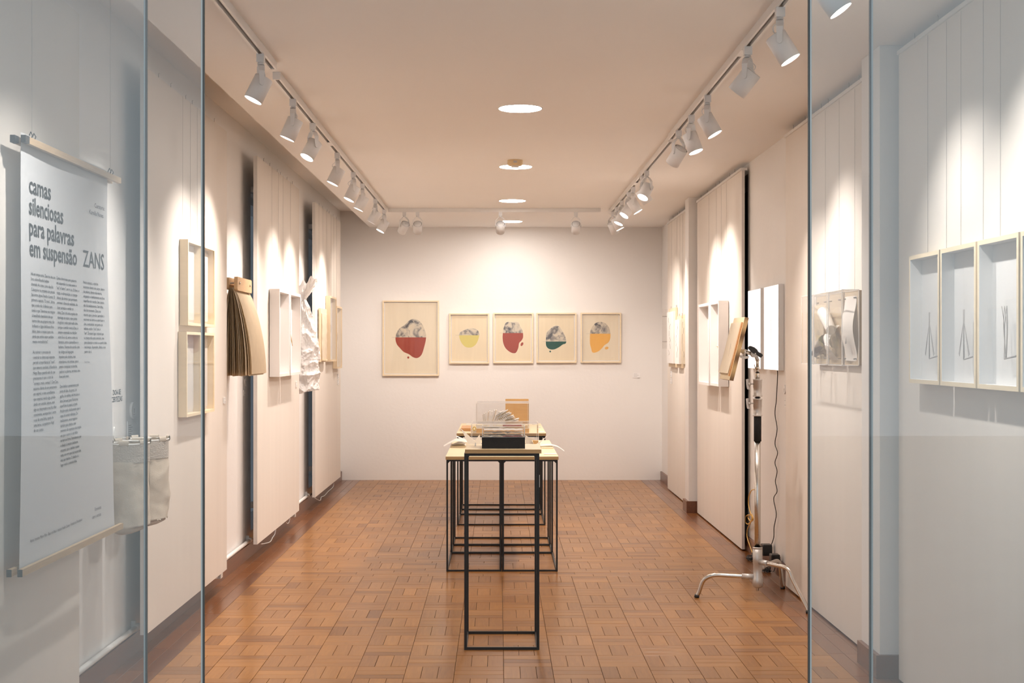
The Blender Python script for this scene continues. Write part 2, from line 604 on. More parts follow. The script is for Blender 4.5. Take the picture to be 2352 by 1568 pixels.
for i, (a, b, z0, z1) in enumerate(rbays):
    w = struct(MB().box(XR + 0.19, XR + 0.20, a, b, z0, z1).build('window_4', 'window_black'), 'dark window strip glimpsed behind a right panel')
    MB().box(XR + 0.001, XR + 0.19, b - 0.04, b, z0, z1).box(XR + 0.001, XR + 0.19, a, a + 0.02, z0, z1).build('window_frame', 'window_black', w)

struct(MB().box(XL - 0.25, XR + 0.25, YB, YB + 0.2, 0, ZR).build('wall_back', 'wall_paint'), 'white back wall with the row of framed prints')
ce = MB()
ce.box(-1.352, XR + 0.25, Y0 - 0.15, YB, ZC, ZR + 0.1)
ce.box(XL - 0.25, -1.352, Y0 - 0.15, YB, ZR, ZR + 0.1)
struct(ce.build('ceiling', 'ceiling_paint'), 'white dropped ceiling stopping short of the left wall')
fr = MB()
fr.box(XL - 0.25, XL - 0.001, Y0 - 0.15, Y0, 0, ZR + 0.1)
fr.box(XR + 0.001, XR + 0.25, Y0 - 0.15, Y0, 0, ZR + 0.1)
fr.box(XL - 0.25, XR + 0.25, Y0 - 0.15, Y0 - 0.02, ZR + 0.1, 3.3)
struct(fr.build('wall_front', 'facade'), 'shopfront jambs and lintel')

# pillars on the right wall
for i, (a, b) in enumerate(((5.62, 5.90), (11.27, 11.48))):
    p = struct(MB().box(1.598, XR - 0.001, a, b, 0, ZC - .001).build('pillar_trim', 'wall_paint'), ('near' if i == 0 else 'far') + ' white pillar on the right wall')
    m = MB()
    m.box(1.578, XR - 0.002, a - 0.018, a - .0005, 0, 0.098)
    m.box(1.578, 1.5975, a - .0005, b + 0.0, 0, 0.098)
    m.build('baseboard', 'base_wood', p)
    p.name = 'trim_%d' % (i + 1)
# skirting
m = MB(); m.box(XL + .0005, XL + 0.018, Y0, YB - .001, 0, 0.092); m.box(XL + .0005, XL + 0.007, Y0, YB - .001, 0.092, 0.098)
struct(m.build('baseboard_left', 'base_wood'))
m = MB()
for a, b in ((5.925, 11.25), (11.483, 14.07)):
    m.box(XR - 0.017, XR - .0005, a, b - .001, 0, 0.092)
struct(m.build('baseboard_right', 'base_wood'))

# ------------------------------------------------------------------ floor of parquet strips
floor = struct(MB().box(XL - 0.25, XR + 0.25, Y0 - 0.15, YB + 0.2, -0.12, -0.010).build('floor', 'subfloor'), 'basket weave parquet floor of small orange brown strips')
S = 0.21
strips = []   # (x0,x1,y0,y1,kind) kind 0: floor, 1: border

def block(k, y0, y1, vertical):
    x0 = 0.022 + S * k
    if vertical:
        for j in range(3):
            strips.append((x0 + j * S / 3, x0 + (j + 1) * S / 3, y0, y1, 0))
    else:
        h = (y1 - y0) / 3
        for j in range(3):
            strips.append((x0, x0 + S, y0 + j * h, y0 + (j + 1) * h, 0))
KS = range(-7, 7)
row = 0
y = 8.130
while y > Y0 + 0.05:
    for k in KS:
        block(k, y - S, y, (k + row) % 2 == 1)
    row += 1
    y -= S
YN = y
for j in range(4):                                  # cross band of lengthwise strips
    for (a0, hh) in ((8.130, 0.0705), (8.622, 0.0675)):
        x = -1.448 - (j % 3) * 0.09
        x = -1.448
        first = 0.30 - (j * 0.11) % 0.30 + 0.05
        while x < 1.492:
            x2 = min(x + (first if x == -1.448 else 0.335), 1.492)
            strips.append((x, x2, a0 + j * hh, a0 + (j + 1) * hh, 0))
            x = x2
for k in KS:
    block(k, 8.412, 8.622, k % 2 == 0)
y = 8.892; row = 0
while y < YB - 0.03:
    y2 = min(y + S, YB)
    for k in KS:
        block(k, y, y2, (k + row) % 2 == 1)
    row += 1
    y = y2
for i in range(3):                                   # border courses running away from the door
    for (x0, x1) in ((XL + 0.0, -1.448), (1.492, 1.705)):
        w_ = (x1 - x0) / 3
        y = YN + R.uniform(-0.2, 0)
        while y < YB:
            y2 = min(y + 0.42, YB)
            strips.append((x0 + i * w_, x0 + (i + 1) * w_, max(y, YN), y2, 1))
            y = y2
# nearest visible strips are parts; the rest are one mass
vis = lambda s_: s_[3] > 5.50
near = sorted([s_ for s_ in strips if vis(s_) and abs((s_[0] + s_[1]) / 2) < 0.385 * s_[3]], key=lambda s_: (s_[2]))[:300]
nearset = set(near)
G = 0.0008
cache = {}
def strip_mesh(lx, ly, kind):
    key = (round(lx, 4), round(ly, 4), kind)
    if key in cache: return cache[key]
    x, y_ = lx / 2 - G, ly / 2 - G
    c = 0.0007
    V = [(-x, -y_, -.009), (x, -y_, -.009), (x, y_, -.009), (-x, y_, -.009),
         (-x, -y_, -c), (x, -y_, -c), (x, y_, -c), (-x, y_, -c),
         (-x + c, -y_ + c, 0), (x - c, -y_ + c, 0), (x - c, y_ - c, 0), (-x + c, y_ - c, 0)]
    Fc = [(8, 9, 10, 11)]
    for a, b in ((0, 1), (1, 2), (2, 3), (3, 0)):
        Fc += [(a, b, b + 4, a + 4), (a + 4, b + 4, b + 8, a + 8)]
    me = bpy.data.meshes.new('parquet_strip')
    me.from_pydata(V, [], Fc)
    me.materials.append(MAT['floor_wood' if kind == 0 else 'border_wood'])
    ul = me.uv_layers.new(name='UVMap')
    for lp in me.loops:
        v = V[lp.vertex_index]
        ul.data[lp.index].uv = (v[0], v[1]) if lx >= ly else (v[1], v[0])
    cache[key] = me
    return me
def tone_of():
    t = min(1, max(0, R.gauss(0.52, 0.15)))
    if R.random() < 0.05: t = R.uniform(0.0, 0.2)
    return t
for s_ in near:
    o = bpy.data.objects.new('parquet_strip', strip_mesh(s_[1] - s_[0], s_[3] - s_[2], s_[4]))
    C.objects.link(o)
    o.parent = floor
    o.location = ((s_[0] + s_[1]) / 2, (s_[2] + s_[3]) / 2, R.uniform(-0.0004, 0.0002))
    t = tone_of() * (0.8 if s_[4] else 1)
    o.color = (t, t, t, 1)
for kind, nm in ((0, 'far_parquet_strips'), (1, 'border_strips')):
    V, Fc, tones, uvs = [], [], [], []
    for s_ in strips:
        if s_ in nearset or s_[4] != kind: continue
        lx, ly = s_[1] - s_[0], s_[3] - s_[2]
        if lx < 0.01 or ly < 0.01: continue
        cx, cy = (s_[0] + s_[1]) / 2, (s_[2] + s_[3]) / 2
        zz = R.uniform(-0.0004, 0.0002)
        t = tone_of()
        me = strip_mesh(lx, ly, kind)
        i = len(V)
        V += [(v.co.x + cx, v.co.y + cy, v.co.z + zz) for v in me.vertices]
        for p in me.polygons:
            Fc.append([i + k for k in p.vertices]); tones.append(t)
            uvs += [tuple(me.uv_layers[0].data[l].uv) for l in p.loop_indices]
    me = bpy.data.meshes.new(nm)
    me.from_pydata(V, [], Fc)
    me.materials.append(MAT['floor_wood' if kind == 0 else 'border_wood'])
    ul = me.uv_layers.new(name='UVMap')
    ul.data.foreach_set('uv', [c for u in uvs for c in u])
    a = me.attributes.new('tone', 'FLOAT', 'FACE'); a.data.foreach_set('value', tones)
    o = bpy.data.objects.new(nm, me); C.objects.link(o); o.parent = floor
    o['kind'] = 'stuff'
    o.color = (0, 0, 0, 1)

# outside ground
struct(MB().box(-12, 12, -14, Y0 - 0.15, -0.16, -0.02).build('pavement', 'pavement'), 'grey pavement outside the shopfront')

# ------------------------------------------------------------------ shopfront glass
def pane(x0, x1, y, edge_x, n):
    w = MB().box(x0, x1, y - 0.004, y + 0.004, 0.0, ZC - .002).build('window_%d' % n, 'pane')
    struct(w, ('left' if x0 < 0 else 'right') + (' fixed' if n in (5, 7) else ' sliding') + ' frameless glass pane of the shopfront')
    d = 0.0025
    s_ = 1 if edge_x == x1 else -1
    e = MB()
    e.box(edge_x + s_ * .0002, edge_x + s_ * 0.0042, y - 0.005, y + 0.005, 0.002, ZC - .004, 0)
    e.build('glass_edge', ['glass_edge'], w)
    e = MB()
    e.box(edge_x - s_ * .0045, edge_x + s_ * 0.0, y - 0.0062, y - 0.0042, 0.002, ZC - .004, 0)
    e.build('polished_edge', ['glass_edge_light'], w)
pane(XL, -0.818, 3.702 + .01, -0.818, 5)
pane(XL, -0.989, 3.76, -0.989, 6)
pane(0.861, XR, 3.702 + .01, 0.861, 7)
pane(1.044, XR, 3.76, 1.044, 8)

# ------------------------------------------------------------------ hung display panels
def hooks(parent, T, us, z, mats='wire'):
    m = MB(T)
    for u in us:
        m.tube([(u, z - .004, 0.003), (u, z + .014, 0.003), (u + .006, z + .016, 0.006)], 0.0014, 5)
    m.each('hook', mats, parent)

plabel = {('L', 0): 'cream hanging wall panel nearest the entrance on the left, behind the text banner',
          ('L', 1): 'cream hanging wall panel on the left carrying the four stacked pale frames',
          ('L', 2): 'cream hanging wall panel on the left carrying the two white box frames',
          ('L', 3): 'cream hanging wall panel at the far left carrying the small pine frames',
          ('R', 0): 'tall cream wall panel at the right edge, behind the large pale shadow boxes',
          ('R', 1): 'tall cream wall panel on the right carrying the three clear acrylic cases',
          ('R', 2): 'tall cream wall panel on the right carrying the two white box frames',
          ('R', 3): 'tall cream wall panel at the far right beyond the far pillar'}
for a, b, k in LP:
    t = thing('display_screen', plabel[('L', k)], 'panel', (-1.5725, a, PZ0), 'hanging wall panels')
    MB().box(-1.585, -1.56, a, b, PZ0, PZ1, mis=[1, 0, 1, 1, 1, 1]).build('board', ['panel_paint', 'panel_edge'], t)
    m = MB()
    for yy in (a + 0.3, b - 0.3):
        m.box(XL + .002, -1.585, yy, yy + 0.04, PZ1 - 0.20, PZ1 - 0.16)
        m.box(XL + .002, -1.585, yy, yy + 0.04, PZ0 + 0.20, PZ0 + 0.24)
    m.each('bracket', 'track_white', t)
    hooks(t, left_basis(-1.56), [a + f * (b - a) for f in (0.12, 0.25, 0.42, 0.5, 0.66, 0.8)], PZ1)
for a, b, k in RP:
    t = thing('display_screen', plabel[('R', k)], 'panel', (1.67, a, 0.012), 'hanging wall panels')
    MB().box(1.66, 1.68, a, b, 0.010, 2.595, mis=[0, 1, 1, 1, 1, 1]).build('board', ['panel_paint', 'panel_edge'], t)
    MB().box(1.652, 1.697, a, b, 2.5955, 2.612).build('hanging_rail', 'track_white', t)
    m = MB()
    for yy in (a + 0.3, b - 0.3):
        m.box(1.68, XR - .002, yy, yy + 0.04, 2.3, 2.34)
        m.box(1.68, XR - .002, yy, yy + 0.04, 0.30, 0.34)
    m.each('bracket', 'track_white', t)
    hooks(t, right_basis(1.652), [-(a + f * (b - a)) for f in (0.1, 0.2, 0.42, 0.5, 0.7, 0.86)], 2.612)

# conduit, sockets and loose cable at the foot of the left wall
def conduit(y0, y1, label):
    t = thing('conduit_pipe', label, 'pipe', (XL + 0.02, y0, 0.11), 'white conduit pipes above the left skirting')
    MB().cyl((XL + 0.022, y0, 0.118), (XL + 0.022, y1, 0.118), 0.0125, n=12).build('pipe', 'white_plastic', t)
    for yy in (y1 - 0.06,):
        m = MB(); m.cyl((XL + 0.022, yy, 0.118), (XL + 0.022, yy + 0.05, 0.118), 0.0175, n=14)
        m.box(XL + .0005, XL + 0.02, yy + 0.015, yy + 0.035, 0.098, 0.150)
        m.build('clamp', 'white_plastic', t)
conduit(5.02, 6.10, 'white conduit pipe on the left wall below the canvas bags')
conduit(7.74, 8.86, 'white conduit pipe on the left wall below the hanging paper book')
conduit(10.52, 11.55, 'white conduit pipe on the left wall below the crumpled paper')
for k, (yy, lb) in enumerate(((4.965, 'white socket box peeping out beside the panel nearest the entrance'),
                              (7.67, 'white socket box beside the panel with four stacked frames'),
                              (10.46, 'white socket box beside the panel with two white box frames'))):
    t = thing('socket_box', lb, 'socket', (-1.60, yy, 0.07))
    MB().box(XL + 0.0185, -1.588, yy, yy + 0.055, 0.062, 0.155).build('box', 'white_plastic', t, bevel=0.003)
    m = MB(); m.lathe([(0.0, 0.0), (0.017, 0.0), (0.019, 0.002)], 18)
    mm = MB(lambda p, yy=yy: Vector((-1.61 + p.x, yy - 0.0006 if False else yy + 0.0555, 0.108 + p.y)))
    MB().cyl((-1.615, yy - 0.0001, 0.11), (-1.615, yy - 0.0025, 0.11), 0.017, n=18).build('socket_face', 'grey_label', t)

def cable(name, label, pts, r, m_, group=None, n=6):
    o = MB().tube(spline(pts, k=5), r, n).build(name, m_)
    return tag(o, label, 'cable', group)
cable('cable', 'white cable drooping under the panel with two white box frames', [wallpt(-1.60, *p) for p in ((600, 1249), (612, 1247), (621, 1243), (626, 1234), (631, 1226), (633, 1214))], 0.0035, 'white_plastic')
cable('cable', 'short white cable loop with plug under the far end of the second left panel', [wallpt(-1.60, *p) for p in ((656, 1198), (660, 1202), (664, 1198), (666, 1190))], 0.0035, 'white_plastic')
cable('cable', 'white cable sagging along the floor under the farthest left panel', [wallpt(-1.60, *p) for p in ((723, 1143), (731, 1148), (736, 1148), (738, 1141), (745, 1138), (754, 1128), (764, 1119), (767, 1110))], 0.0035, 'white_plastic')
cable('cable', 'short white cable loop under the panel with four stacked frames', [wallpt(-1.60, *p) for p in ((490, 1326), (495, 1328), (499, 1325), (500, 1318))], 0.003, 'white_plastic')

# ------------------------------------------------------------------ frames
def frame_box(T, u0, u1, z0, z1, d, b, m_frame, m_back, t, glass=True, back_w=0.004, inner=None, liner=None, lip=0.0):
    """ring of four mitred mouldings, backing, optional glass"""
    prof = [(0, 0), (0, d), (b, d), (b, 0)]           # (inset, height)
    f = MB(T)
    cs = [(u0, z0, 1, 1), (u1, z0, -1, 1), (u1, z1, -1, -1), (u0, z1, 1, -1)]
    ring = [f._add([(cu + su * p[0], cz + sz * p[0], p[1]) for p in prof]) for cu, cz, su, sz in cs]
    for k in range(4):
        a, c = ring[k], ring[(k + 1) % 4]
        for j in range(4):
            j2 = (j + 1) % 4
            f.face([a + j, c + j, c + j2, a + j2], 1 if (j == 2 and inner) else 0)
    f.build('frame', [m_frame, inner or m_frame], t, recalc=True)
    MB(T).box(u0 + b + .0003, u1 - b - .0003, z0 + b + .0003, z1 - b - .0003, 0.001, back_w).build('backing', m_back, t)
    if glass:
        MB(T).box(u0 + b + .0003, u1 - b - .0003, z0 + b + .0003, z1 - b - .0003, d - 0.005, d - 0.003).build('glass', 'art_glass', t)

def wires(T, us, z0, z1, t, w=0.002, r=0.0006):
    for u in us:
        MB(T).tube([(u, z0, w), (u, z1, w)], r, 4).build('hanging_wire', 'wire', t)

# back wall prints
def bp_(x, y):        # survey coordinates on the back wall -> metres
    s = F / YB
    return ((860 + x / 3.92 - CX) / s, EYE - (660 + y / 3.92 - CY) / s)
def print_frame(label, rect, paper, marble_seed, upper, lower, drop, ink, lt=0):
    (x0, z1), (x1, z0) = bp_(rect[0], rect[1]), bp_(rect[2], rect[3])
    t = thing('framed_print', label, 'picture', (0.5 * (x0 + x1), YB, z0), 'framed stone prints on the back wall')
    T = back_basis(YB - 0.002)
    b = 0.014
    frame_box(T, x0, x1, z0, z1, 0.032, b, 'maple', 'white', t)
    mg = 0.011
    pr = MB(T).box(x0 + b + mg, x1 - b - mg, z0 + b + mg, z1 - b - mg, 0.0045, 0.007).build('paper_sheet', paper, t)
    def shape(pts, mi, w, m):
        sp = spline([(*bp_(*p), w) for p in pts], False, 5)
        m.poly([tuple(p) for p in reversed(sp)], mi)
    cxm = sum(p[0] for p in upper + lower) / len(upper + lower); cym = sum(p[1] for p in upper + lower) / len(upper + lower)
    m = MB(T)
    halo = [(cxm + (p[0] - cxm) * 1.035, cym + (p[1] - cym) * 1.03) for p in upper[:-1] + lower[:-1]]
    sp = spline([(*bp_(*p), 0.0074) for p in halo], True, 5)
    m.poly([tuple(p) for p in reversed(sp)], 0)
    m.build('pale_outline', 'paper_art_light', pr)
    m = MB(T); shape(upper, 0, 0.0078, m)
    MAT['marble%d' % marble_seed] = marble_mat('stone_wash_%d' % marble_seed, marble_seed)
    m.build('stone_shape', 'marble%d' % marble_seed, pr)
    m = MB(T); shape(lower, 0, 0.0078, m)
    if drop:
        dx, dy, rx, ry, an = drop
        pts = []
        for k in range(20):
            a = 2 * PI * k / 20
            ex, ey = rx * math.cos(a), ry * math.sin(a)
            q = bp_(dx + ex * math.cos(an) - ey * math.sin(an), dy + ex * math.sin(an) + ey * math.cos(an))
            pts.append((*q, 0.0078))
        m.poly(pts, 0)
    m.build('ink_shape', ink, pr)
    y_ = upper[0][1]; xa = upper[0][0]
    m = MB(T); a = bp_(xa - 32, y_); c = bp_(xa, y_)
    m.box(a[0], c[0], a[1] - .0008, a[1] + .0008, .0072, .0078)
    m.build('pencil_line', 'pencil', pr)
print_frame('largest framed print, grey stone half above a dark red half', (75, 118, 582, 795), 'paper_art_light', 1,
    [(190, 449), (200, 410), (225, 370), (262, 345), (285, 325), (310, 300), (345, 284), (385, 290), (415, 312), (437, 345), (455, 385), (465, 420), (466, 449)],
    [(466, 449), (461, 485), (450, 530), (432, 590), (410, 622), (380, 635), (345, 625), (310, 600), (265, 580), (230, 545), (205, 515), (192, 480), (190, 449)],
    (305, 630, 9, 10, 0), 'ink_red')
print_frame('small framed print with a grey stone cap over a pale yellow shape', (675, 233, 1033, 685), 'paper_art', 2,
    [(763, 430), (770, 405), (800, 388), (840, 372), (880, 369), (915, 376), (938, 397), (945, 430)],
    [(945, 430), (935, 470), (915, 510), (885, 535), (850, 541), (815, 532), (785, 500), (768, 462), (763, 430)], None, 'ink_yellow')
print_frame('small framed print, grey stone half over a dark red half with a red drop', (1070, 229, 1429, 682), 'paper_art', 3,
    [(1157, 410), (1162, 370), (1178, 325), (1200, 311), (1240, 312), (1275, 309), (1300, 318), (1312, 350), (1330, 380), (1338, 410)],
    [(1338, 410), (1338, 450), (1322, 480), (1303, 500), (1295, 545), (1275, 585), (1248, 591), (1215, 577), (1180, 545), (1160, 500), (1154, 450), (1157, 410)],
    (1328, 510, 11, 18, 0.5), 'ink_red')
print_frame('small framed print with a large grey stone over a dark green base', (1458, 229, 1818, 678), 'paper_art', 4,
    [(1543, 486), (1545, 440), (1552, 405), (1580, 375), (1610, 352), (1635, 345), (1665, 352), (1685, 378), (1702, 410), (1720, 450), (1728, 486)],
    [(1728, 486), (1720, 505), (1695, 513), (1665, 535), (1625, 555), (1590, 558), (1560, 545), (1545, 520), (1543, 486)],
    (1582, 576, 8, 8, 0), 'ink_green')
print_frame('small framed print with a grey stone cap over an orange shape', (1855, 228, 2219, 677), 'paper_art_light', 5,
    [(1941, 416), (1945, 390), (1960, 355), (1985, 325), (2025, 310), (2070, 318), (2100, 345), (2118, 380), (2124, 416)],
    [(2124, 416), (2122, 460), (2105, 495), (2070, 520), (2045, 550), (2015, 575), (1980, 587), (1960, 580), (1950, 545), (1940, 500), (1941, 416)],
    (2090, 545, 17, 12, -0.3), 'ink_orange')

# wall labels
def wall_label(T, u, z, w, h, label, lines=3, round_=False, d=0.006):
    t = thing('wall_label', label, 'label', T(Vector((u, z, 0))), 'small white wall labels')
    if round_:
        MB(T).prism([(u + w / 2 * math.cos(2 * PI * k / 28), z + h / 2 * math.sin(2 * PI * k / 28), 0.001) for k in range(28)], T(Vector((0, 0, d))) - T(Vector((0, 0, 0)))
                    if False else (0, 0, d)).build('disc', 'white', t)
        m = MB(T); m.box(u - w * .06, u + w * .06, z - h * .16, z + h * .12, d + .001, d + .0016)
        m.box(u - w * .2, u + w * .2, z - h * .26, z - h * .23, d + .001, d + .0016)
        m.build('pictogram', 'grey_label', t)
    else:
        MB(T).box(u - w / 2, u + w / 2, z - h / 2, z + h / 2, 0.001, d).build('card', 'white', t)
        m = MB(T)
        for k in range(lines):
            zz = z + h * 0.3 - k * h * 0.55 / max(1, lines - 1)
            m.box(u - w * .38, u + w * (.30 if k % 2 else .1), zz - h * .02, zz + h * .02, d + .0002, d + .0008)
        m.build('printed_lines', 'grey_label', t)
LT = left_basis(XL); LPn = left_basis(-1.56); RT = right_basis(XR); RPn = right_basis(1.66)
BT = back_basis(YB)
wall_label(BT, 1.447, 1.098, 0.075, 0.052, 'small white label on the back wall right of the orange print')
wall_label(LPn, 7.62, 1.085, 0.05, 0.035, 'small white label on the left panel, right of the stacked frames', 2)
wall_label(LT, 8.78, 1.16, 0.08, 0.055, 'round white pictogram disc on the left wall under the hanging paper book', round_=True)
wall_label(LT, 8.74, 1.09, 0.055, 0.04, 'small white label under the round disc by the hanging paper book', 2)
wall_label(LPn, 10.33, 1.105, 0.055, 0.04, 'small white label right of the white box frames on the left panel', 2)
wall_label(LPn, 13.02, 1.11, 0.09, 0.045, 'upper small label below the pine frames at the far left', 2)
wall_label(LPn, 13.02, 1.052, 0.09, 0.045, 'lower small label below the pine frames at the far left', 2)
wall_label(LT, 6.07, 1.10, 0.085, 0.075, 'round white pictogram disc on the left wall above the canvas bags', round_=True, d=0.010)
wall_label(LT, 6.03, 1.005, 0.09, 0.10, 'white printed card on the left wall just above the canvas bags', 7)
wall_label(RT, -8.02, 1.135, 0.055, 0.055, 'round white pictogram disc on the right wall beside the lightboxes', round_=True)
wall_label(RT, -7.99, 1.055, 0.055, 0.05, 'small white label under the round disc beside the lightboxes', 2)
wall_label(RPn, -12.86, 1.135, 0.10, 0.055, 'upper small label at the far right below the wooden boards', 2)
wall_label(RPn, -12.86, 1.070, 0.10, 0.055, 'lower small label at the far right below the wooden boards', 2)

# four stacked pale frames (left)
def stacked(u0, u1, z0, z1, label, strip):
    t = thing('shadow_box', label, 'picture', (-1.558, u0, z0), 'four pale frames stacked on the left panel')
    T = left_basis(-1.558)
    frame_box(T, u0, u1, z0, z1, 0.042, 0.014, 'maple', 'white', t)
    pr = MB(T).box(u0 + .03, u1 - .03, z0 + .03, z1 - .03, 0.0045, 0.010).build('paper_sheet', 'paper_white', t)
    m = MB(T)
    uc = u0 + (u1 - u0) * (0.36 if strip != 2 else 0.45)
    n = 8
    za, zb = z1 - 0.10, z0 + 0.10
    for k in range(n):
        a, b2 = k / n, (k + 1) / n
        w0 = 0.022 + 0.004 * math.sin(k * 2.1); w1 = 0.022 + 0.004 * math.sin((k + 1) * 2.1)
        o0 = 0.004 * math.sin(k * 1.3); o1 = 0.004 * math.sin((k + 1) * 1.3)
        m.quad((uc - w0 + o0, za + (zb - za) * a, 0.0108), (uc - w1 + o1, za + (zb - za) * b2, 0.0108), (uc + w1 + o1, za + (zb - za) * b2, 0.0108), (uc + w0 + o0, za + (zb - za) * a, 0.0108))
    m.build('drawn_strip', ['grey_green', 'grey_soft', 'grey_soft'][strip], pr)
    if z1 > 1.8:
        wires(left_basis(-1.56), (u0 + .07, u1 - .07), z1, PZ1, t)
stacked(6.548, 6.852, 1.493, 1.914, 'pale wooden shadow frame, upper row, nearer the entrance on the left panel', 0)
stacked(6.866, 7.172, 1.493, 1.914, 'pale wooden shadow frame, upper row, farther from the entrance on the left panel', 1)
stacked(6.520, 6.835, 1.045, 1.462, 'pale wooden shadow frame, lower row, nearer the entrance on the left panel', 1)
stacked(6.848, 7.160, 1.045, 1.462, 'pale wooden shadow frame, lower row, farther from the entrance on the left panel', 2)

# white deep boxes, left and right
def white_box(T, root, u0, u1, z0, z1, d, label, group, wire_z=None, pw=0.0):
    t = thing('white_shadow_box', label, 'box frame', root, group)
    frame_box(T, u0, u1, z0, z1, d, 0.020, 'white_box', 'white_box', t, glass=False)
    if wire_z:
        wires(T, (u0 + .08, u1 - .08), z1, wire_z, t)
    return t
T = left_basis(-1.555)
g_ = 'white box frames on the second left panel'
white_box(T, (-1.555, 9.1, 1.185), 9.105, 9.548, 1.187, 1.785, 0.068, 'empty white deep box frame on the left panel, nearer the entrance', g_, PZ1)
t = white_box(T, (-1.555, 9.6, 1.185), 9.590, 10.09, 1.187, 1.785, 0.068, 'white deep box frame on the left panel holding a thin straw figure', g_, PZ1)
MB(T).tube([(9.72, 1.56, .03), (9.76, 1.50, .04), (9.80, 1.42, .045)], 0.003, 5).tube([(9.735, 1.55, .03), (9.79, 1.50, .04)], 0.002, 5).tube([(9.76, 1.50, .03), (9.86, 1.40, .04)], 0.002, 5).build('straw_figure', 'honey_wood', t)
T = right_basis(1.655)
g_ = 'white box frames on the right panel'
t = white_box(T, (1.655, 9.9, 1.107), -10.03, -9.65, 1.105, 1.725, 0.072, 'white deep box frame on the right panel, nearer the entrance, with a folded straw piece', g_, 2.59)
MB(T).tube([(-9.80, 1.39, .02), (-9.86, 1.40, .05), (-9.92, 1.385, .03)], 0.004, 5).build('straw_piece', 'maple', t)
white_box(T, (1.655, 10.3, 1.107), -10.61, -10.09, 1.100, 1.725, 0.072, 'empty white deep box frame on the right panel, farther from the entrance', g_, 2.59)

# pine frames and board, far left
T = left_basis(-1.558)
for (u0, u1, z0, z1, lb) in ((12.08, 12.555, 1.262, 1.853, 'upper pine shadow frame with a curled thread at the far left'),
                             (12.60, 13.00, 1.190, 1.779, 'lower pine shadow frame at the far left, closest to the back wall')):
    t = thing('shadow_box', lb, 'picture', (-1.558, u0, z0), 'pine shadow frames at the far left')
    frame_box(T, u0, u1, z0, z1, 0.042, 0.016, 'pale_wood', 'white', t)
    MB(T).tube(spline([(u0 + .06, z0 + .36, .03), (u0 + .11, z0 + .31, .034), (u0 + .09, z0 + .24, .03), (u0 + .05, z0 + .18, .03)]), 0.002, 5).build('thread', 'pencil', t)
    wires(left_basis(-1.56), (u0 + .08, u1 - .08), z1, PZ1, t)
T = left_basis(-1.553)
t = thing('mounted_drawing', 'small wooden board with a torn paper sheet hanging at the far left', 'artwork', (-1.558, 11.5, 1.26))
MB(T).box(11.56, 11.97, 1.262, 1.728, 0.001, 0.020).build('board', 'pale_wood', t)
m = MB(T)
m.grid(lambda a, b: (11.60 + a * .33 + .004 * noise.noise(Vector((b * 9, a, 1))), 1.285 + b * .405 + .004 * noise.noise(Vector((a * 11, 2, 1))), 0.026 + .006 * noise.noise(Vector((a * 5, b * 9, 3)))), 14, 20, 0)
m.build('torn_paper', 'paper_cream', t)
MB(T).box(11.61, 11.92, 1.275, 1.283, 0.02, 0.034).build('ledge', 'maple', t)
wires(left_basis(-1.56), (11.63, 11.9), 1.728, PZ1, t)

# far right boards
T = right_basis(1.658)
for (u0, u1, z0, z1, mm, lb) in ((-12.90, -12.40, 1.205, 1.76, 'white', 'tall white drawing on a wooden board at the far right, nearest the back wall'),
                                 (-12.32, -12.00, 1.205, 1.675, 'white', 'white drawing on a wooden board at the far right, middle of three'),
                                 (-11.90, -11.56, 1.21, 1.68, 'paper_cream', 'cream drawing on a wooden board at the far right beside the pillar')):
    t = thing('drawing_board', lb, 'artwork', (1.658, -u0, z0), 'drawing boards at the far right')
    MB(T).box(u0, u1, z0, z1, 0.001, 0.020).build('board', 'pale_wood', t)
    q = MB(T).box(u0 - 0.0 + .02, u1 - .02, z0 + .035, z1 - .035, 0.0203, 0.040).build('drawing_block', mm, t)
    m = MB(T)
    for k in range(6):
        uc = u0 + (u1 - u0) * R.uniform(.3, .7); zc = z0 + (z1 - z0) * (0.2 + 0.11 * k)
        m.tube(spline([(uc, zc, .0412), (uc + R.uniform(-.04, .04), zc + .02, .0412), (uc + R.uniform(-.04, .04), zc + .05, .0412)]), 0.0011, 4)
    m.build('drawn_marks', 'pencil', q)
    wires(right_basis(1.66), (u0 + .06, u1 - .06), z1, 2.59, t)
    m = MB(right_basis(1.66))
    for uu in (u0 + .06, u1 - .06):
        m.box(uu - .006, uu + .006, z1 - .004, z1 + .022, .003, .012)
    m.each('metal_clip', 'cast', t)
t = thing('clear_tube', 'clear acrylic tube sleeve on the far right wall beyond the last panel', 'artwork', (1.70, 13.55, 1.37))
m = MB(); m.lathe([(0.03, 0), (0.03, 0.40)], 18, o=(1.68, 13.50, 1.378))
m.build('sleeve', 'acrylic', t)
m = MB()
for z in (1.445, 1.70):
    m.lathe([(0.0305, 0), (0.0315, 0.001), (0.0315, 0.004), (0.0305, 0.005)], 18, o=(1.68, 13.50, z))
m.each('ring', 'pencil', t)

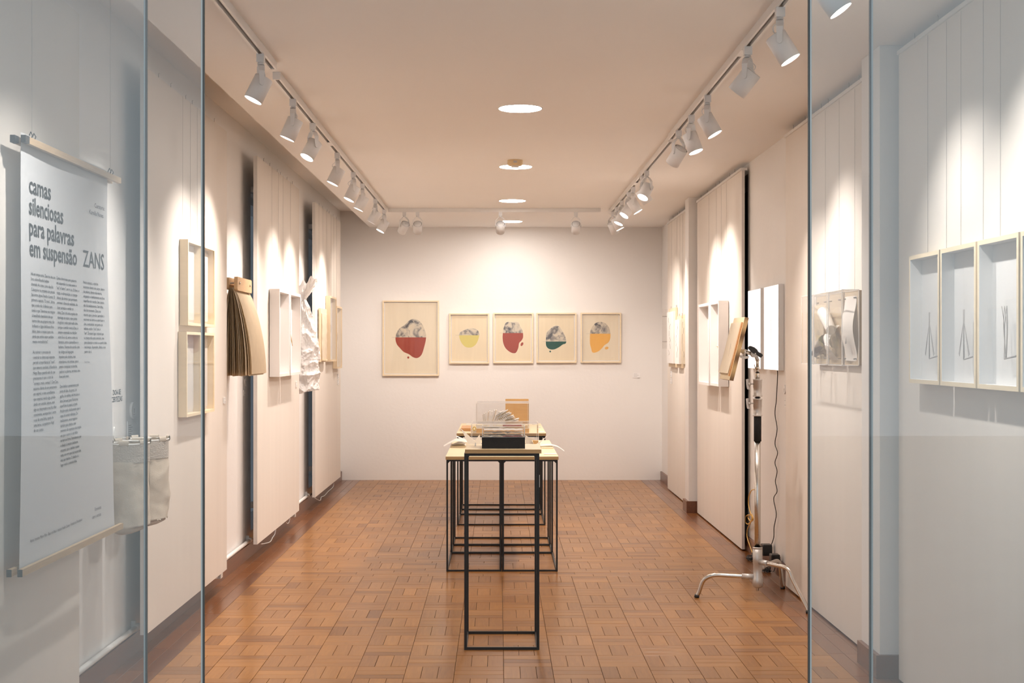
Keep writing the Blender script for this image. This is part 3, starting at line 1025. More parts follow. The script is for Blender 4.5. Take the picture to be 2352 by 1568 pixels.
# large shadow boxes, near right
T = right_basis(1.657)
names = ['pale wooden shadow box beside the pillar, holding a small compass-like wire figure',
         'pale wooden shadow box, middle of those at the right edge, with a wire tent figure',
         'pale wooden shadow box at the right edge with a thin wire tangle',
         'pale wooden shadow box cut off by the right edge of the picture']
for k, (y1, y0) in enumerate(((5.25, 4.893), (4.878, 4.517), (4.50, 4.145), (4.128, 3.83))):
    z0, z1 = 1.246, 1.740
    t = thing('shadow_box', names[k], 'picture', (1.657, y1, z0), 'pale shadow boxes at the right edge')
    frame_box(T, -y1, -y0, z0, z1, 0.050, 0.0155, 'maple', 'white', t, inner='white')
    m = MB(T)
    uc = -(y0 + y1) / 2 + 0.02
    ap = (uc, z0 + .235, .034)
    if k < 2:
        for j in range(6):
            a = -1 + j * 0.4
            m.tube([ap, (uc + a * 0.062, z0 + .10 + .012 * abs(a), .030 + 0.006 * (j % 2))], 0.0009, 4)
        m.tube([(uc, z0 + .27, .034), (uc, z0 + .095, .034)], [0.003, 0.002], 6)
        m.tube([(uc, z0 + .095, .034), (uc + .075, z0 + .105, .030)], [0.0022, 0.003], 5)
    else:
        for j in range(5):
            m.tube(spline([(uc + R.uniform(-.03, .03), z0 + .27, .034), (uc + R.uniform(-.02, .02), z0 + .2, .03), (uc + R.uniform(-.015, .015), z0 + .1, .03)]), 0.0011, 4)
        m.tube([(uc, z0 + .10, .034), (uc + .09, z0 + .11, .030)], [0.0022, 0.0035], 5)
    m.build('wire_figure', 'pencil', t)
    wires(right_basis(1.66), (-y1 + .07, -y0 - .07), z1, 2.59, t, r=0.0007)

# ------------------------------------------------------------------ acrylic helper
def acrylic_box(T, u0, u1, z0, z1, w0, w1, t, name='acrylic_cover', th=0.004, open_side=None, edge=0.0022):
    """five thin walls, plus the bright cut edges as slim rods"""
    m = MB(T)
    faces = {'left': (u0, u0 + th, z0, z1, w0, w1), 'right': (u1 - th, u1, z0, z1, w0, w1),
             'bottom': (u0, u1, z0, z0 + th, w0, w1), 'top': (u0, u1, z1 - th, z1, w0, w1),
             'front': (u0, u1, z0, z1, w1 - th, w1), 'back': (u0, u1, z0, z1, w0, w0 + th)}
    for k, b in faces.items():
        if k == open_side: continue
        e = th
        b = list(b)
        if k in ('top', 'bottom', 'front', 'back'): b[0] += th; b[1] -= th
        if k in ('front', 'back'): b[2] += th; b[3] -= th
        # single sheet per wall keeps it a thin pane
        c = {'left': 0, 'right': 1, 'bottom': 2, 'top': 3, 'front': 5, 'back': 4}[k]
        u_0, u_1, z_0, z_1, w_0, w_1 = b
        if k in ('left', 'right'):
            u = faces[k][c % 2]
            m.quad((u, z_0, w_0), (u, z_0, w_1), (u, z_1, w_1), (u, z_1, w_0))
        elif k in ('top', 'bottom'):
            z = z0 if k == 'bottom' else z1
            m.quad((u_0, z, w_0), (u_1, z, w_0), (u_1, z, w_1), (u_0, z, w_1))
        else:
            w = w1 if k == 'front' else w0
            m.quad((u_0, z_0, w), (u_1, z_0, w), (u_1, z_1, w), (u_0, z_1, w))
    o = m.build(name, 'acrylic', t)
    e = MB(T)
    r = edge / 2
    for u in (u0, u1):
        for z in (z0, z1):
            e.box(u - r, u + r, z - r, z + r, w0, w1)
        for w in (w0, w1):
            if open_side == 'back' and w == w0: pass
            e.box(u - r, u + r, z0, z1, w - r, w + r)
    for z in (z0, z1):
        for w in (w0, w1):
            e.box(u0, u1, z - r, z + r, w - r, w + r)
    e.build('cut_edge', 'acrylic_edge', o)
    return o

# three acrylic cases on the right panel
T = right_basis(1.658)
def dotted(pts_fn, t, name, mat_, nu=10, nv=16):
    return MB(T).grid(pts_fn, nu, nv).build(name, mat_, t)
cases = [(-6.37, -6.115, 'clear acrylic case on the right panel with one pinned hanging sheet, nearest the pillar'),
         (-6.66, -6.395, 'clear acrylic case on the right panel with a rolled and cut sheet, middle of three'),
         (-6.93, -6.675, 'clear acrylic case on the right panel with a curling sheet, farthest from the pillar')]
for k, (u0, u1, lb) in enumerate(cases):
    z0, z1 = 1.302, 1.648
    t = thing('acrylic_case', lb, 'display case', (1.658, -u1, z0), 'acrylic cases on the right panel')
    MB(T).box(u0 + .002, u1 - .002, z0 + .002, z1 - .002, .001, .014, mis=[1, 1, 1, 1, 0, 0]).build('backing_board', ['pale_wood', 'ply_edge'], t)
    acrylic_box(T, u0, u1, z0, z1, 0.0145, 0.092, t, edge=0.003)
    a0, a1 = u0 + .035, u1 - .03
    if k == 0:
        q = MB(T).grid(lambda a, b: (a0 + a * (a1 - a0) + .006 * math.sin(b * 5), z0 + .02 + b * (z1 - z0 - .045), .018 + .022 * math.sin(PI * b) ** 2 + .004 * math.sin(a * 5)), 8, 18).build('pinned_sheet', 'paper_white', t)
        MB(T).prism([(a0 + .10, z0 + .10, .046), (a0 + .125, z0 + .10, .046), (a0 + .118, z0 + .13, .046)], (0, 0, .001)).build('cut_notch', 'grey_label', q)
    elif k == 1:
        pa, pb = Vector((u0 + .02, z1 - .09, .05)), Vector((u1 - .03, z1 - .18, .065))
        q = MB(T).tube([pa, pb], [0.030, 0.024], 22, cap=False).build('rolled_sheet', 'paper_white', t)
        MB(T).grid(lambda a, b: (u0 + .05 + a * (.17 - .09 * math.sin(PI * b)), z0 + .02 + b * .17, .02 + .03 * math.sin(PI * b)), 8, 12).build('lower_sheet', 'paper_white', t)
        MB(T).grid(lambda a, b: (u0 + .07 + a * .11, z0 + .10 + b * .05 - .02 * a, .05 + .012 * math.sin(6 * a + b * 3)), 10, 5).build('crumpled_strip', 'white', t)
    else:
        MB(T).grid(lambda a, b: (u0 + .03 + a * (u1 - u0 - .06), z0 + .05 + b * (z1 - z0 - .10), .02 + .035 * math.sin(PI * (a * .5 + b * .5)) * b), 10, 12).build('curling_sheet', 'paper_cream', t)
        MB(T).grid(lambda a, b: (u0 + .06 + a * .17, z0 + .03 + b * .05 + a * .07, .03 + .03 * math.sin(PI * b)), 10, 6).build('grey_roll', 'grey_soft', t)
    m = MB(T)
    for uu in (a0 + .012, a1 - .012):
        for zz in (z0 + .03, z1 - .035):
            m.cyl((uu, zz, .0145), (uu, zz, .028), 0.003, n=8)
    m.each('pin', 'grey_label', t)
    wires(right_basis(1.66), ((u0 + u1) / 2,), z1, 2.59, t)

# ------------------------------------------------------------------ lightboxes
for (u0, u1, lb) in ((-8.49, -8.05, 'glowing white lightbox with a faint drawing, nearer the entrance'),
                     (-9.03, -8.60, 'glowing white lightbox behind the stand, farther from the entrance')):
    T = right_basis(1.7145)
    t = thing('lightbox', lb, 'lightbox', (1.7145, -u1, 1.247), 'lightboxes on the right wall')
    MB(T).box(u0, u1, 1.247, 1.767, .001, .034).build('housing', 'white', t)
    fp = MB(T).quad((u0 + .003, 1.25, .0345), (u1 - .003, 1.25, .0345), (u1 - .003, 1.764, .0345), (u0 + .003, 1.764, .0345)).build('lit_front', 'lightbox_glow', t)
    m = MB(T); uc = (u0 + u1) / 2
    if u1 > -8.2:
        for k in range(5):
            for s_ in (-1, 1):
                zb = 1.36 + k * .055
                m.tube(spline([(uc + s_ * .01, zb + .03, .035), (uc + s_ * (.06 + .015 * math.sin(k)), zb - .01, .035), (uc + s_ * .085, zb + .025, .035)]), 0.0007, 4)
        m.tube([(uc, 1.34, .035), (uc, 1.66, .035)], 0.0009, 4)
        m.build('drawn_marks', 'lit_mark', fp)
    else:
        m.tube([(uc, 1.36, .035), (uc, 1.48, .035)], 0.0008, 4); m.box(uc - .003, uc + .003, 1.498, 1.504, .035, .0355)
        m.build('drawn_marks', 'lit_mark', fp)

cable('cable', 'thin black wavy cable running down from the nearer lightbox', [Vector((1.70, 8.18, 1.247))] + [wallpt(1.70, *p) for p in ((1786, 858), (1785, 885), (1783, 920), (1780, 950), (1785, 985), (1780, 1018), (1786, 1040), (1780, 1062), (1785, 1082), (1781, 1105), (1785, 1128), (1777, 1145), (1783, 1180), (1778, 1210), (1777, 1235), (1769, 1256))], 0.0028, 'black')
MB().cyl((1.70, 8.175, 1.215), (1.70, 8.175, 1.170), 0.006, n=10)
t = thing('power_adapter', 'black power adapter plugged in low on the right wall, left one', 'adapter', (1.66, 8.38, .10), 'black power adapters behind the stand')
MB().box(1.635, 1.695, 8.30, 8.37, .095, .165).build('body', 'black', t, bevel=0.006)
MB().box(1.695, 1.698, 8.315, 8.355, .11, .15).build('plug', 'black', t)
t = thing('power_adapter', 'black power adapter plugged in low on the right wall, right one', 'adapter', (1.67, 8.16, .08), 'black power adapters behind the stand')
MB().box(1.640, 1.694, 8.06, 8.13, .070, .140).build('body', 'black', t, bevel=0.006)
MB().box(1.694, 1.698, 8.075, 8.115, .085, .125).build('plug', 'black', t)
def tangle(c, r, seed, n=60):
    rr = random.Random(seed)
    pts = []
    for k in range(n):
        a = k * 0.9
        pts.append((c[0] + r * math.cos(a) * rr.uniform(.4, 1), c[1] + 1.6 * r * math.sin(a) * rr.uniform(.4, 1), c[2] + rr.uniform(0, r)))
    return pts
cable('cable', 'small tangle of black cable on the floor behind the stand, under the adapters', [(1.67, 8.09, .07), (1.665, 8.12, .03)] + tangle((1.655, 8.28, .004), .028, 4), 0.0025, 'black')
cable('cable', 'small tangle of black cable on the floor left of the stand pole', [(1.705, 8.85, .40), (1.705, 8.84, .2), (1.695, 8.83, .10), (1.66, 8.78, .03)] + tangle((1.64, 8.72, .004), .028, 5), 0.0025, 'black')
yl = [wallpt(1.69, *p) for p in ((1733, 1124), (1726, 1126), (1720, 1140), (1719, 1155), (1722, 1172), (1727, 1190), (1719, 1203), (1712, 1198), (1713, 1186), (1721, 1182), (1729, 1188), (1724, 1197), (1718, 1186), (1726, 1180), (1730, 1192), (1724, 1200), (1717, 1215), (1716, 1232), (1722, 1252), (1728, 1268), (1733, 1280))]
cable('cable', 'yellow cable knotted in a loop behind the stand pole', yl, 0.0035, 'yellow_cable')

# ------------------------------------------------------------------ hanging paper book (left wall)
t = thing('paper_book', 'thick fan of cream paper sheets hanging from a wooden clamp on the left wall', 'artwork', (-1.55, 7.8, 1.22))
def board_shape(x0, x1, y0, y1, z0, z1, r=0.012):
    pts = []
    for cx_, cz_, a0 in ((y1 - r, z1 - r, 0), (y0 + r, z1 - r, 90), (y0 + r, z0 + r, 180), (y1 - r, z0 + r, 270)):
        for k in range(5):
            a = math.radians(a0 + k * 22.5)
            pts.append((x0, cx_ + r * math.cos(a), cz_ + r * math.sin(a)))
    return MB().prism(pts, (x1 - x0, 0, 0))
board_shape(-1.538, -1.518, 7.80, 8.25, 1.718, 1.798).build('front_clamp_board', 'beech', t, recalc=True)
board_shape(-1.592, -1.572, 7.82, 8.25, 1.725, 1.795).build('rear_clamp_board', 'beech', t, recalc=True)
m = MB()
for yy in (7.86, 8.19):
    m.cyl((XL, yy, 1.763), (-1.512, yy, 1.763), 0.004, n=8)
m.each('bolt', 'cast', t)
m = MB()
for yy in (7.86, 8.19):
    m.cyl((-1.5175, yy, 1.763), (-1.5155, yy, 1.763), 0.009, n=12)
m.each('bolt_head', 'oak_bar', t)
NP = 34
for k in range(NP):
    s_ = k / (NP - 1)
    xt = -1.568 + s_ * 0.026
    xb = -1.640 + (s_ ** 1.15) * 0.205
    jl = 0.012 * R.random()
    sl = R.uniform(-.01, .01)
    yo = R.uniform(-.016, .016) if k < NP - 1 else .012
    xb += R.uniform(-.004, .004)
    def pg(a, b, xt=xt, xb=xb, jl=jl, yo=yo, s_=s_, sl=sl):
        z = 1.735 - (0.505 + jl) * b
        x = xt + (xb - xt) * (math.sin(b * PI / 2) ** (0.75 if s_ > .5 else 1.0))
        return (x + .002 * math.sin(a * 7 + s_ * 20) * b, 7.805 + yo + a * 0.44 + sl * b + (a - .4) * .05 * b, z)
    MB().grid(pg, 5, 10).build('paper_sheet', 'paper_cream' if k % 3 else 'paper_aged', t)

# ------------------------------------------------------------------ crumpled paper
t = thing('crumpled_paper', 'tall crumpled white tissue paper, pinched near the top, hanging on the left wall', 'artwork', (-1.56, 10.85, 1.0))
def crumple(a, b):
    # a round the column, b from bottom to top
    z = 1.035 + b * 0.865
    keys = [(0, 0.098), (0.1, 0.100), (0.25, 0.092), (0.45, 0.084), (0.6, 0.066), (0.72, 0.045), (0.82, 0.030), (0.855, 0.016), (0.88, 0.022), (0.93, 0.05), (1.0, 0.072)]
    for (k0, r0), (k1, r1) in zip(keys, keys[1:]):
        if b <= k1 + 1e-9:
            q = (b - k0) / (k1 - k0); r = r0 + (r1 - r0) * q; break
    cx_ = -1.550 + (-.006 if b < .3 else 0) + (-0.022) * max(0, min(1, (b - .35) / .4)) + (0.02 if b > .86 else 0) * ((b - .86) / .14)
    an = a * 2 * PI
    p = Vector((math.cos(an) * 1.25, math.sin(an) * 1.25, b * 6.5))
    d = 0
    for o_, am in ((1.0, .020), (2.1, .011), (4.6, .0045)):
        d += am * (1 - 2 * abs(noise.noise(p * o_)))
    rr = max(0.008, r + (d - 0.012) * min(1, r / .05))
    zz = z + (.025 * math.sin(an * 1.0 + 1.9) + .02 * noise.noise(Vector((math.cos(an) * 2, math.sin(an) * 2, 0)))) * (max(0, b - .86) / .14 * 2.0 + max(0, .12 - b) / .12)
    return (cx_ + rr * math.cos(an) * 1.0, 10.86 + rr * 1.8 * math.sin(an), zz)
MB().grid(crumple, 96, 150, smooth=False).build('tissue', 'paper_thin', t)
MB().cyl((XL, 10.86, 1.775), (-1.565, 10.86, 1.775), 0.0025, n=6).build('nail', 'cast', t)

# ------------------------------------------------------------------ text helper
def text_verts(body, line_space=1.0, bold=0.0):
    cu = bpy.data.curves.new('txt', 'FONT')
    cu.body = body; cu.size = 1.0; cu.resolution_u = 2; cu.space_line = line_space
    cu.offset = bold
    ob = bpy.data.objects.new('txt', cu)
    C.objects.link(ob)
    dg = bpy.context.evaluated_depsgraph_get()
    me = bpy.data.meshes.new_from_object(ob.evaluated_get(dg), depsgraph=dg)
    V = [v.co.copy() for v in me.vertices]; Fc = [tuple(p.vertices) for p in me.polygons]
    bpy.data.objects.remove(ob); bpy.data.meshes.remove(me); bpy.data.curves.remove(cu)
    return V, Fc

def put_text(body, T, u0, u1, base_z, height, name, mat_, parent, w=0.0006, bold=0.0, pitch=None, ref_cap=0.70, T2=None):
    """single line: cap height = height, stretched to u0..u1. Column: pitch given, height = cap height"""
    sc_z = height / ref_cap
    ls = 1.0
    if pitch:
        ls = pitch / sc_z
    V, Fc = text_verts(body, ls, bold)
    xs = [v.x for v in V]
    x0, x1 = min(xs), max(xs)
    k = (u1 - u0) / (x1 - x0)
    m = MB(T)
    m._add([(u0 + (v.x - x0) * k, base_z + v.y * sc_z, w) for v in V])
    for f in Fc: m.face(f, 0)
    return m.build(name, mat_, parent)

# ------------------------------------------------------------------ the text banner
BX = -1.50
def bw(y, z):   # gentle billow of the cloth
    return 0.006 * math.sin((z - .7) * 4.2) + 0.004 * math.sin(y * 7 + z * 2)
t = thing('text_banner', 'long white exhibition text banner with wooden bars hanging on the left', 'banner', (BX, 4.2, .69), None)
def cloth(a, b):
    z = 0.675 + b * 1.385
    y_l = 4.205 + (0.010 * math.sin(z * 4.0 + .6)) ; y_r = 5.150 + 0.090 * (1 - b) ** 3.2 + .004 * math.sin(z * 6)
    y = y_l + a * (y_r - y_l)
    return (BX + bw(y, z), y, z)
cl = MB().grid(cloth, 24, 40).build('cloth', 'cloth_white', t)
TB = lambda p: Vector((BX + bw(p.x, p.y) + p.z + 0.0008, p.x, p.y))
put_text('camas', TB, 4.290, 4.516, 1.879, .056, 'title_text', 'print_ink', cl, bold=.018)
put_text('silenciosas', TB, 4.290, 4.648, 1.811, .056, 'title_text', 'print_ink', cl, bold=.018)
put_text('para palavras', TB, 4.290, 4.763, 1.744, .056, 'title_text', 'print_ink', cl, bold=.018)
put_text('em suspens\u00e3o', TB, 4.290, 4.793, 1.677, .056, 'title_text', 'print_ink', cl, bold=.018)
put_text('ZANS', TB, 4.858, 5.099, 1.678, .060, 'title_text', 'print_ink', cl, bold=.004)
put_text('Curatoria:', TB, 4.983, 5.105, 1.904, .0165, 'caption_text', 'print_ink', cl)
put_text('Kamilla Nunes', TB, 4.925, 5.092, 1.875, .0165, 'caption_text', 'print_ink', cl)
c1 = "H\u00e1 um tempo atr\u00e1s, Zans me deu um\nlivro sobre filosofia budista\nchamado As coisas como elas s\u00e3o.\nColoquei-o na prateleira de psican\u00e1-\nlise entre alguns Freuds e Lacans. O\nprimeiro cap\u00edtulo, \"O meio\", afirma\nque o meio n\u00e3o \u00e9 id\u00eantico para\ntodos e que \"devemos nos resignar\n\u00e0 banalidade desoladora de que\noutros t\u00eam seu pr\u00f3prio meio, t\u00e3o\nbrilhante e digno de f\u00e9 aos olhos\ndeles, tanto o nosso \u00e9 para n\u00f3s,\nainda que ambos sejam perfeita-\nmente contradit\u00f3rios\".\n\nAo acionar o processo de\nconstruir as obras aqui expostas,\npercebi a import\u00e2ncia do \"meio\",\nque remonta tamb\u00e9m, \u00e0 filosofia de\nNego Bispo quando este diz que\nprecisamos ir com o ciclo de\n\"come\u00e7o, meio, come\u00e7o\". Com Zans,\nestamos diante de um pensamento\nem espiral, e nisto acreditamos\nque estamos vendo algo, produ-\nzindo um sentido, leitura, esse\nalgo se desprende e nos faz olhar\nnovamente, acompanhar o entra\ne sai de uma linha, queda de\numa letra, a arquitetura fr\u00e1gil\nde um corpo."
c2 = "Camas silenciosas para palavras\nem suspens\u00e3o \u00e9 o meio entre o\n\"eu\" e \"outro\", um ir a si. O furo, o\nrasgo, a sobreposi\u00e7\u00e3o, a transpa-\nr\u00eancia, s\u00e3o lentes que permitem\nentrever a farsa da realidade. Ao\ndoar certezas e vender as\nideias, Zans cria uma esp\u00e9cie de\ntopologia de vazios, esse ponto\nimagin\u00e1rio onde tudo nada cabe,\nporque o sentido nunca \u00e9 fixo, \u00e9\nsempre constru\u00eddo na rela\u00e7\u00e3o:\nentre l\u00e1 e o c\u00e1, entre a arte e a\nliteratura, entre a psican\u00e1lise e o\nbudismo. Vivemos de acordo com\nos c\u00f3digos de linguagem\nimpostos pelo sistema, mas\nentendemos, n\u00f3s artistas, que \u00e9\npreciso transpassar as bordas,\nquebrar as palavras, terminar uma\nfrase pelo meio.\n\nZans desliza o pensamento pela\nponta do l\u00e1pis, do pincel, da\nagulha, do estilete, ele fricciona a\nletra (letraset) para fix\u00e1-la nas\nsuperf\u00edcies do papel, e \u00e9 pela\nfric\u00e7\u00e3o e pelo deslizamento que \u00e9\ncapaz de extrair sil\u00eancios. Do\ndeslizamento, escorregamos\ntamb\u00e9m pelo deslize, esse\nmomento t\u00e3o oportuno de cria\u00e7\u00e3o\nem que o acaso e o ato falho\ntornam-se forma. Entendemos que\no desejo \u00e9 sempre deslizante,\nenquanto que o deslize \u00e9 quase\nnada, um erro que mal se percebe,\nmas que desloca. O deslize \u00e9 o\nlugar onde o controle falha."
c3 = "Neste espa\u00e7o, o deslize\nacontece dentro do corpo, dentro\nda palavra, dentro da mat\u00e9ria,\nenquanto o deslizamento se d\u00e1 na\nsuperf\u00edcie do mundo. Sem desvio,\nn\u00e3o h\u00e1 deslizamento. Sem falha,\nn\u00e3o h\u00e1 momento. Zans nos\nmostra que \u00e9 preciso aprender a\nescrever na terra e a aterrissar o\nc\u00e9u, a encontrar um ponto de\ninfinito onde o \"eu\" toca o\n\"um\". \u00c9 nesse lugar inst\u00e1vel que\na crian\u00e7a n\u00e3o para concluir, mas\npara alcan\u00e7ar o meio e, a partir dele,\nrecome\u00e7ar. Aprender, afinal, a nos\npartir de si."
for c_, a, b in ((c1, 4.298, 4.552), (c2, 4.565, 4.813), (c3, 4.858, 5.116)):
    put_text(c_, TB, a, b, 1.616, .0098, 'column_text', 'print_ink', cl, pitch=.0168, bold=.012)
put_text('Kamilla Nunes', TB, 4.858, 4.915, 1.328, .006, 'caption_text', 'print_ink', cl)
put_text('Entrevista', TB, 4.985, 5.060, 0.776, .013, 'caption_text', 'print_ink', cl)
put_text('com o artista', TB, 4.955, 5.060, 0.750, .013, 'caption_text', 'print_ink', cl)
put_text('Apoio: Instituto Meyer Filho - Banco do Brasil - Instituto Franklin Cascaes - Prefeitura de Florian\u00f3polis', TB, 4.285, 4.83, 0.760, .0105, 'caption_text', 'print_ink', cl)
for (z, ya, yb, nm) in ((2.035, 4.185, 5.245, 'upper_bar'), (0.683, 4.155, 5.275, 'lower_bar')):
    m = MB()
    for x0, x1 in ((BX + .010, BX + .024), (BX - .024, BX - .010)):
        m.box(x0, x1, ya, yb, z - .011, z + .011)
    bar = m.each(nm, 'oak_bar', t)
    m = MB()
    for x0, x1 in ((BX + .0095, BX + .0245), (BX - .0245, BX - .0095)):
        m.box(x0, x1, ya - .0015, ya + .035 if z > 1 else ya + .002, z - .0115, z + .0115)
    for q, b_ in zip(m.islands(), bar): q.build('black_end', 'black', b_)
m = MB()
for yy in (4.30, 4.33, 5.17, 5.20):
    m.tube([(BX, yy, 2.046), (BX + .008, yy - .006, 2.062), (BX, yy, 2.074), (BX - .008, yy + .006, 2.062), (BX, yy, 2.046)], 0.0018, 5)
m.each('binder_clip', 'black_metal', t)
m = MB()
for yy in (4.31, 5.18):
    m.tube([(BX, yy, 2.072), (BX, yy, ZR - .002)], 0.0007, 4)
m.each('hanging_wire', 'wire', t)

# vinyl words on the left wall
t = thing('wall_lettering', 'black vinyl words DOA-SE CERTEZAS on the left wall above the canvas bags', 'lettering', (XL, 5.83, 1.15))
put_text('DOA-SE', LT, 5.769, 5.888, 1.179, .0225, 'vinyl_text', 'print_ink', t, bold=.012, w=.0012)
put_text('CERTEZAS', LT, 5.747, 5.913, 1.149, .0225, 'vinyl_text', 'print_ink', t, bold=.012, w=.0012)

# ------------------------------------------------------------------ canvas bags on a wire rack
def bag(cx_, cy_, rx, ry, z0, z1, label, seed):
    t = thing('canvas_bag', label, 'bag', (cx_, cy_, z0), 'canvas bags on the wall rack')
    def f(a, b):
        an = a * 2 * PI
        z = z0 + b * (z1 - z0)
        k = 1.0
        if b < 0.10: k = math.sqrt(max(0.0, 1 - ((0.10 - b) / 0.10) ** 2)) * 0.35 + 0.65 if b > 0 else 0.62
        p = Vector((math.cos(an) * 1.3, math.sin(an) * 1.3, b * 3 + seed))
        d = 1 + 0.10 * noise.noise(p * 1.2) + 0.05 * noise.noise(p * 3.5)
        if b > .80: d = 1 + (d - 1) * .4
        return (cx_ + rx * k * d * math.cos(an), cy_ + ry * k * d * math.sin(an), z + 0.02 * (0.5 + .5 * math.sin(an + 1.0)) * (b < .08))
    m = MB()
    m.grid(f, 40, 44)
    base = [f(j / 40, 0) for j in range(40)]
    m.poly([tuple(p) for p in reversed(base)])
    m.build('bag_body', 'canvas', t)
    def g(a, b):
        an = a * 2 * PI
        z = z1 - 0.075 + b * 0.075
        x, y_, _ = f(a, 1 - .14 * (1 - b))
        return (cx_ + (x - cx_) * 1.02, cy_ + (y_ - cy_) * 1.02, z + 0.0005)
    MB().grid(g, 40, 4).build('hem_band', 'canvas_band', t)
    # loops over the wire
    m = MB()
    for j in range(6):
        a = 2 * PI * (j + .5) / 6
        px, py = cx_ + rx * math.cos(a), cy_ + ry * math.sin(a)
        tx, ty = -math.sin(a) * .020, math.cos(a) * .020
        nx, ny = math.cos(a) * .004, math.sin(a) * .004
        def lp(s, q, px=px, py=py, tx=tx, ty=ty, nx=nx, ny=ny):
            ang = q * 2 * PI
            return (px + tx * (2 * s - 1) + nx * math.cos(ang), py + ty * (2 * s - 1) + ny * math.cos(ang), z1 + .006 + .011 * math.sin(ang))
        m.grid(lp, 2, 12)
    m.each('loop', 'canvas', t)
    return t
bag(-1.515, 5.52, .074, .096, .618, .990, 'canvas laundry bag on the left wall rack, nearer one behind the glass edge', 3)
bag(-1.503, 5.755, .084, .100, .618, .988, 'canvas laundry bag on the left wall rack, farther one', 8)
t = thing('wire_rack', 'white wire rack on the left wall carrying the two canvas bags', 'rack', (XL, 5.7, .98))
for (cx_, cy_, rx, ry) in ((-1.515, 5.52, .074, .096), (-1.503, 5.755, .084, .100)):
    MB().tube([(cx_ + rx * math.cos(2 * PI * k / 32), cy_ + ry * math.sin(2 * PI * k / 32), .991) for k in range(32)], 0.0032, 6, closed=True).build('ring', 'white_plastic', t)
for yy in (5.60, 5.79):
    m = MB()
    m.prism([(XL + .0, yy + .018 * math.cos(a) , 1.01 + .032 * math.sin(a)) for a in [2 * PI * k / 20 for k in range(20)]], (.006, 0, 0))
    m.build('wall_plate', 'white_plastic', t)
    MB().tube([(XL, yy, .995), (-1.50, yy, .994)], 0.003, 6).build('arm', 'white_plastic', t)

# ------------------------------------------------------------------ ceiling: tracks, downlights, detector
def track(name, label, x, y0, y1, joints=()):
    t = thing('lighting_track', label, 'track', (x, y0, ZC), 'white lighting tracks')
    m = MB(); w, h = 0.0175, 0.034
    zb = ZC - h
    m.box(x - w, x - w + .009, y0 + .012, y1 - .012, zb, ZC - .0005); m.box(x + w - .009, x + w, y0 + .012, y1 - .012, zb, ZC - .0005)
    m.box(x - w + .009, x + w - .009, y0 + .012, y1 - .012, ZC - .012, ZC - .0005, 1)
    for yy in (y0, y1 - .012):
        m.box(x - w, x + w, yy, yy + .012, zb - .0008, ZC - .0005)
    m.build('rail', ['track_white', 'dark_slot'], t)
    for j in joints:
        MB().box(x - w - .0005, x + w + .0005, j, j + .13, zb - .001, zb + .003).build('joint_cover', 'track_white', t)
    return t
TL1, TL2, TR1, TR2 = -1.000, -1.020, 1.022, 1.032
track('', 'white ceiling track on the left, section nearest the entrance', TL1, 3.78, 5.95)
track('', 'white ceiling track on the left, long section reaching toward the back wall', TL2, 6.16, 12.12, (8.05,))
track('', 'white ceiling track on the right, section nearest the entrance', TR1, 3.78, 7.95, (5.55,))
track('', 'white ceiling track on the right, far section', TR2, 8.02, 12.35, (10.02,))
t = thing('lighting_track', 'white ceiling track running across the room before the back wall', 'track', (0, 12.15, ZC), 'white lighting tracks')
m = MB(); yb_ = 12.155
for a, b, mi in ((-.0175, -.0085, 0), (.0085, .0175, 0)):
    m.box(-.98, .913, yb_ + a, yb_ + b, ZC - .034, ZC - .0005, mi)
m.box(-.98, .913, yb_ - .0085, yb_ + .0085, ZC - .012, ZC - .0005, 1)
m.box(-.998, -.98, yb_ - .0175, yb_ + .0175, ZC - .0348, ZC - .0005); m.box(.913, .925, yb_ - .0175, yb_ + .0175, ZC - .0348, ZC - .0005)
m.build('rail', ['track_white', 'dark_slot'], t)

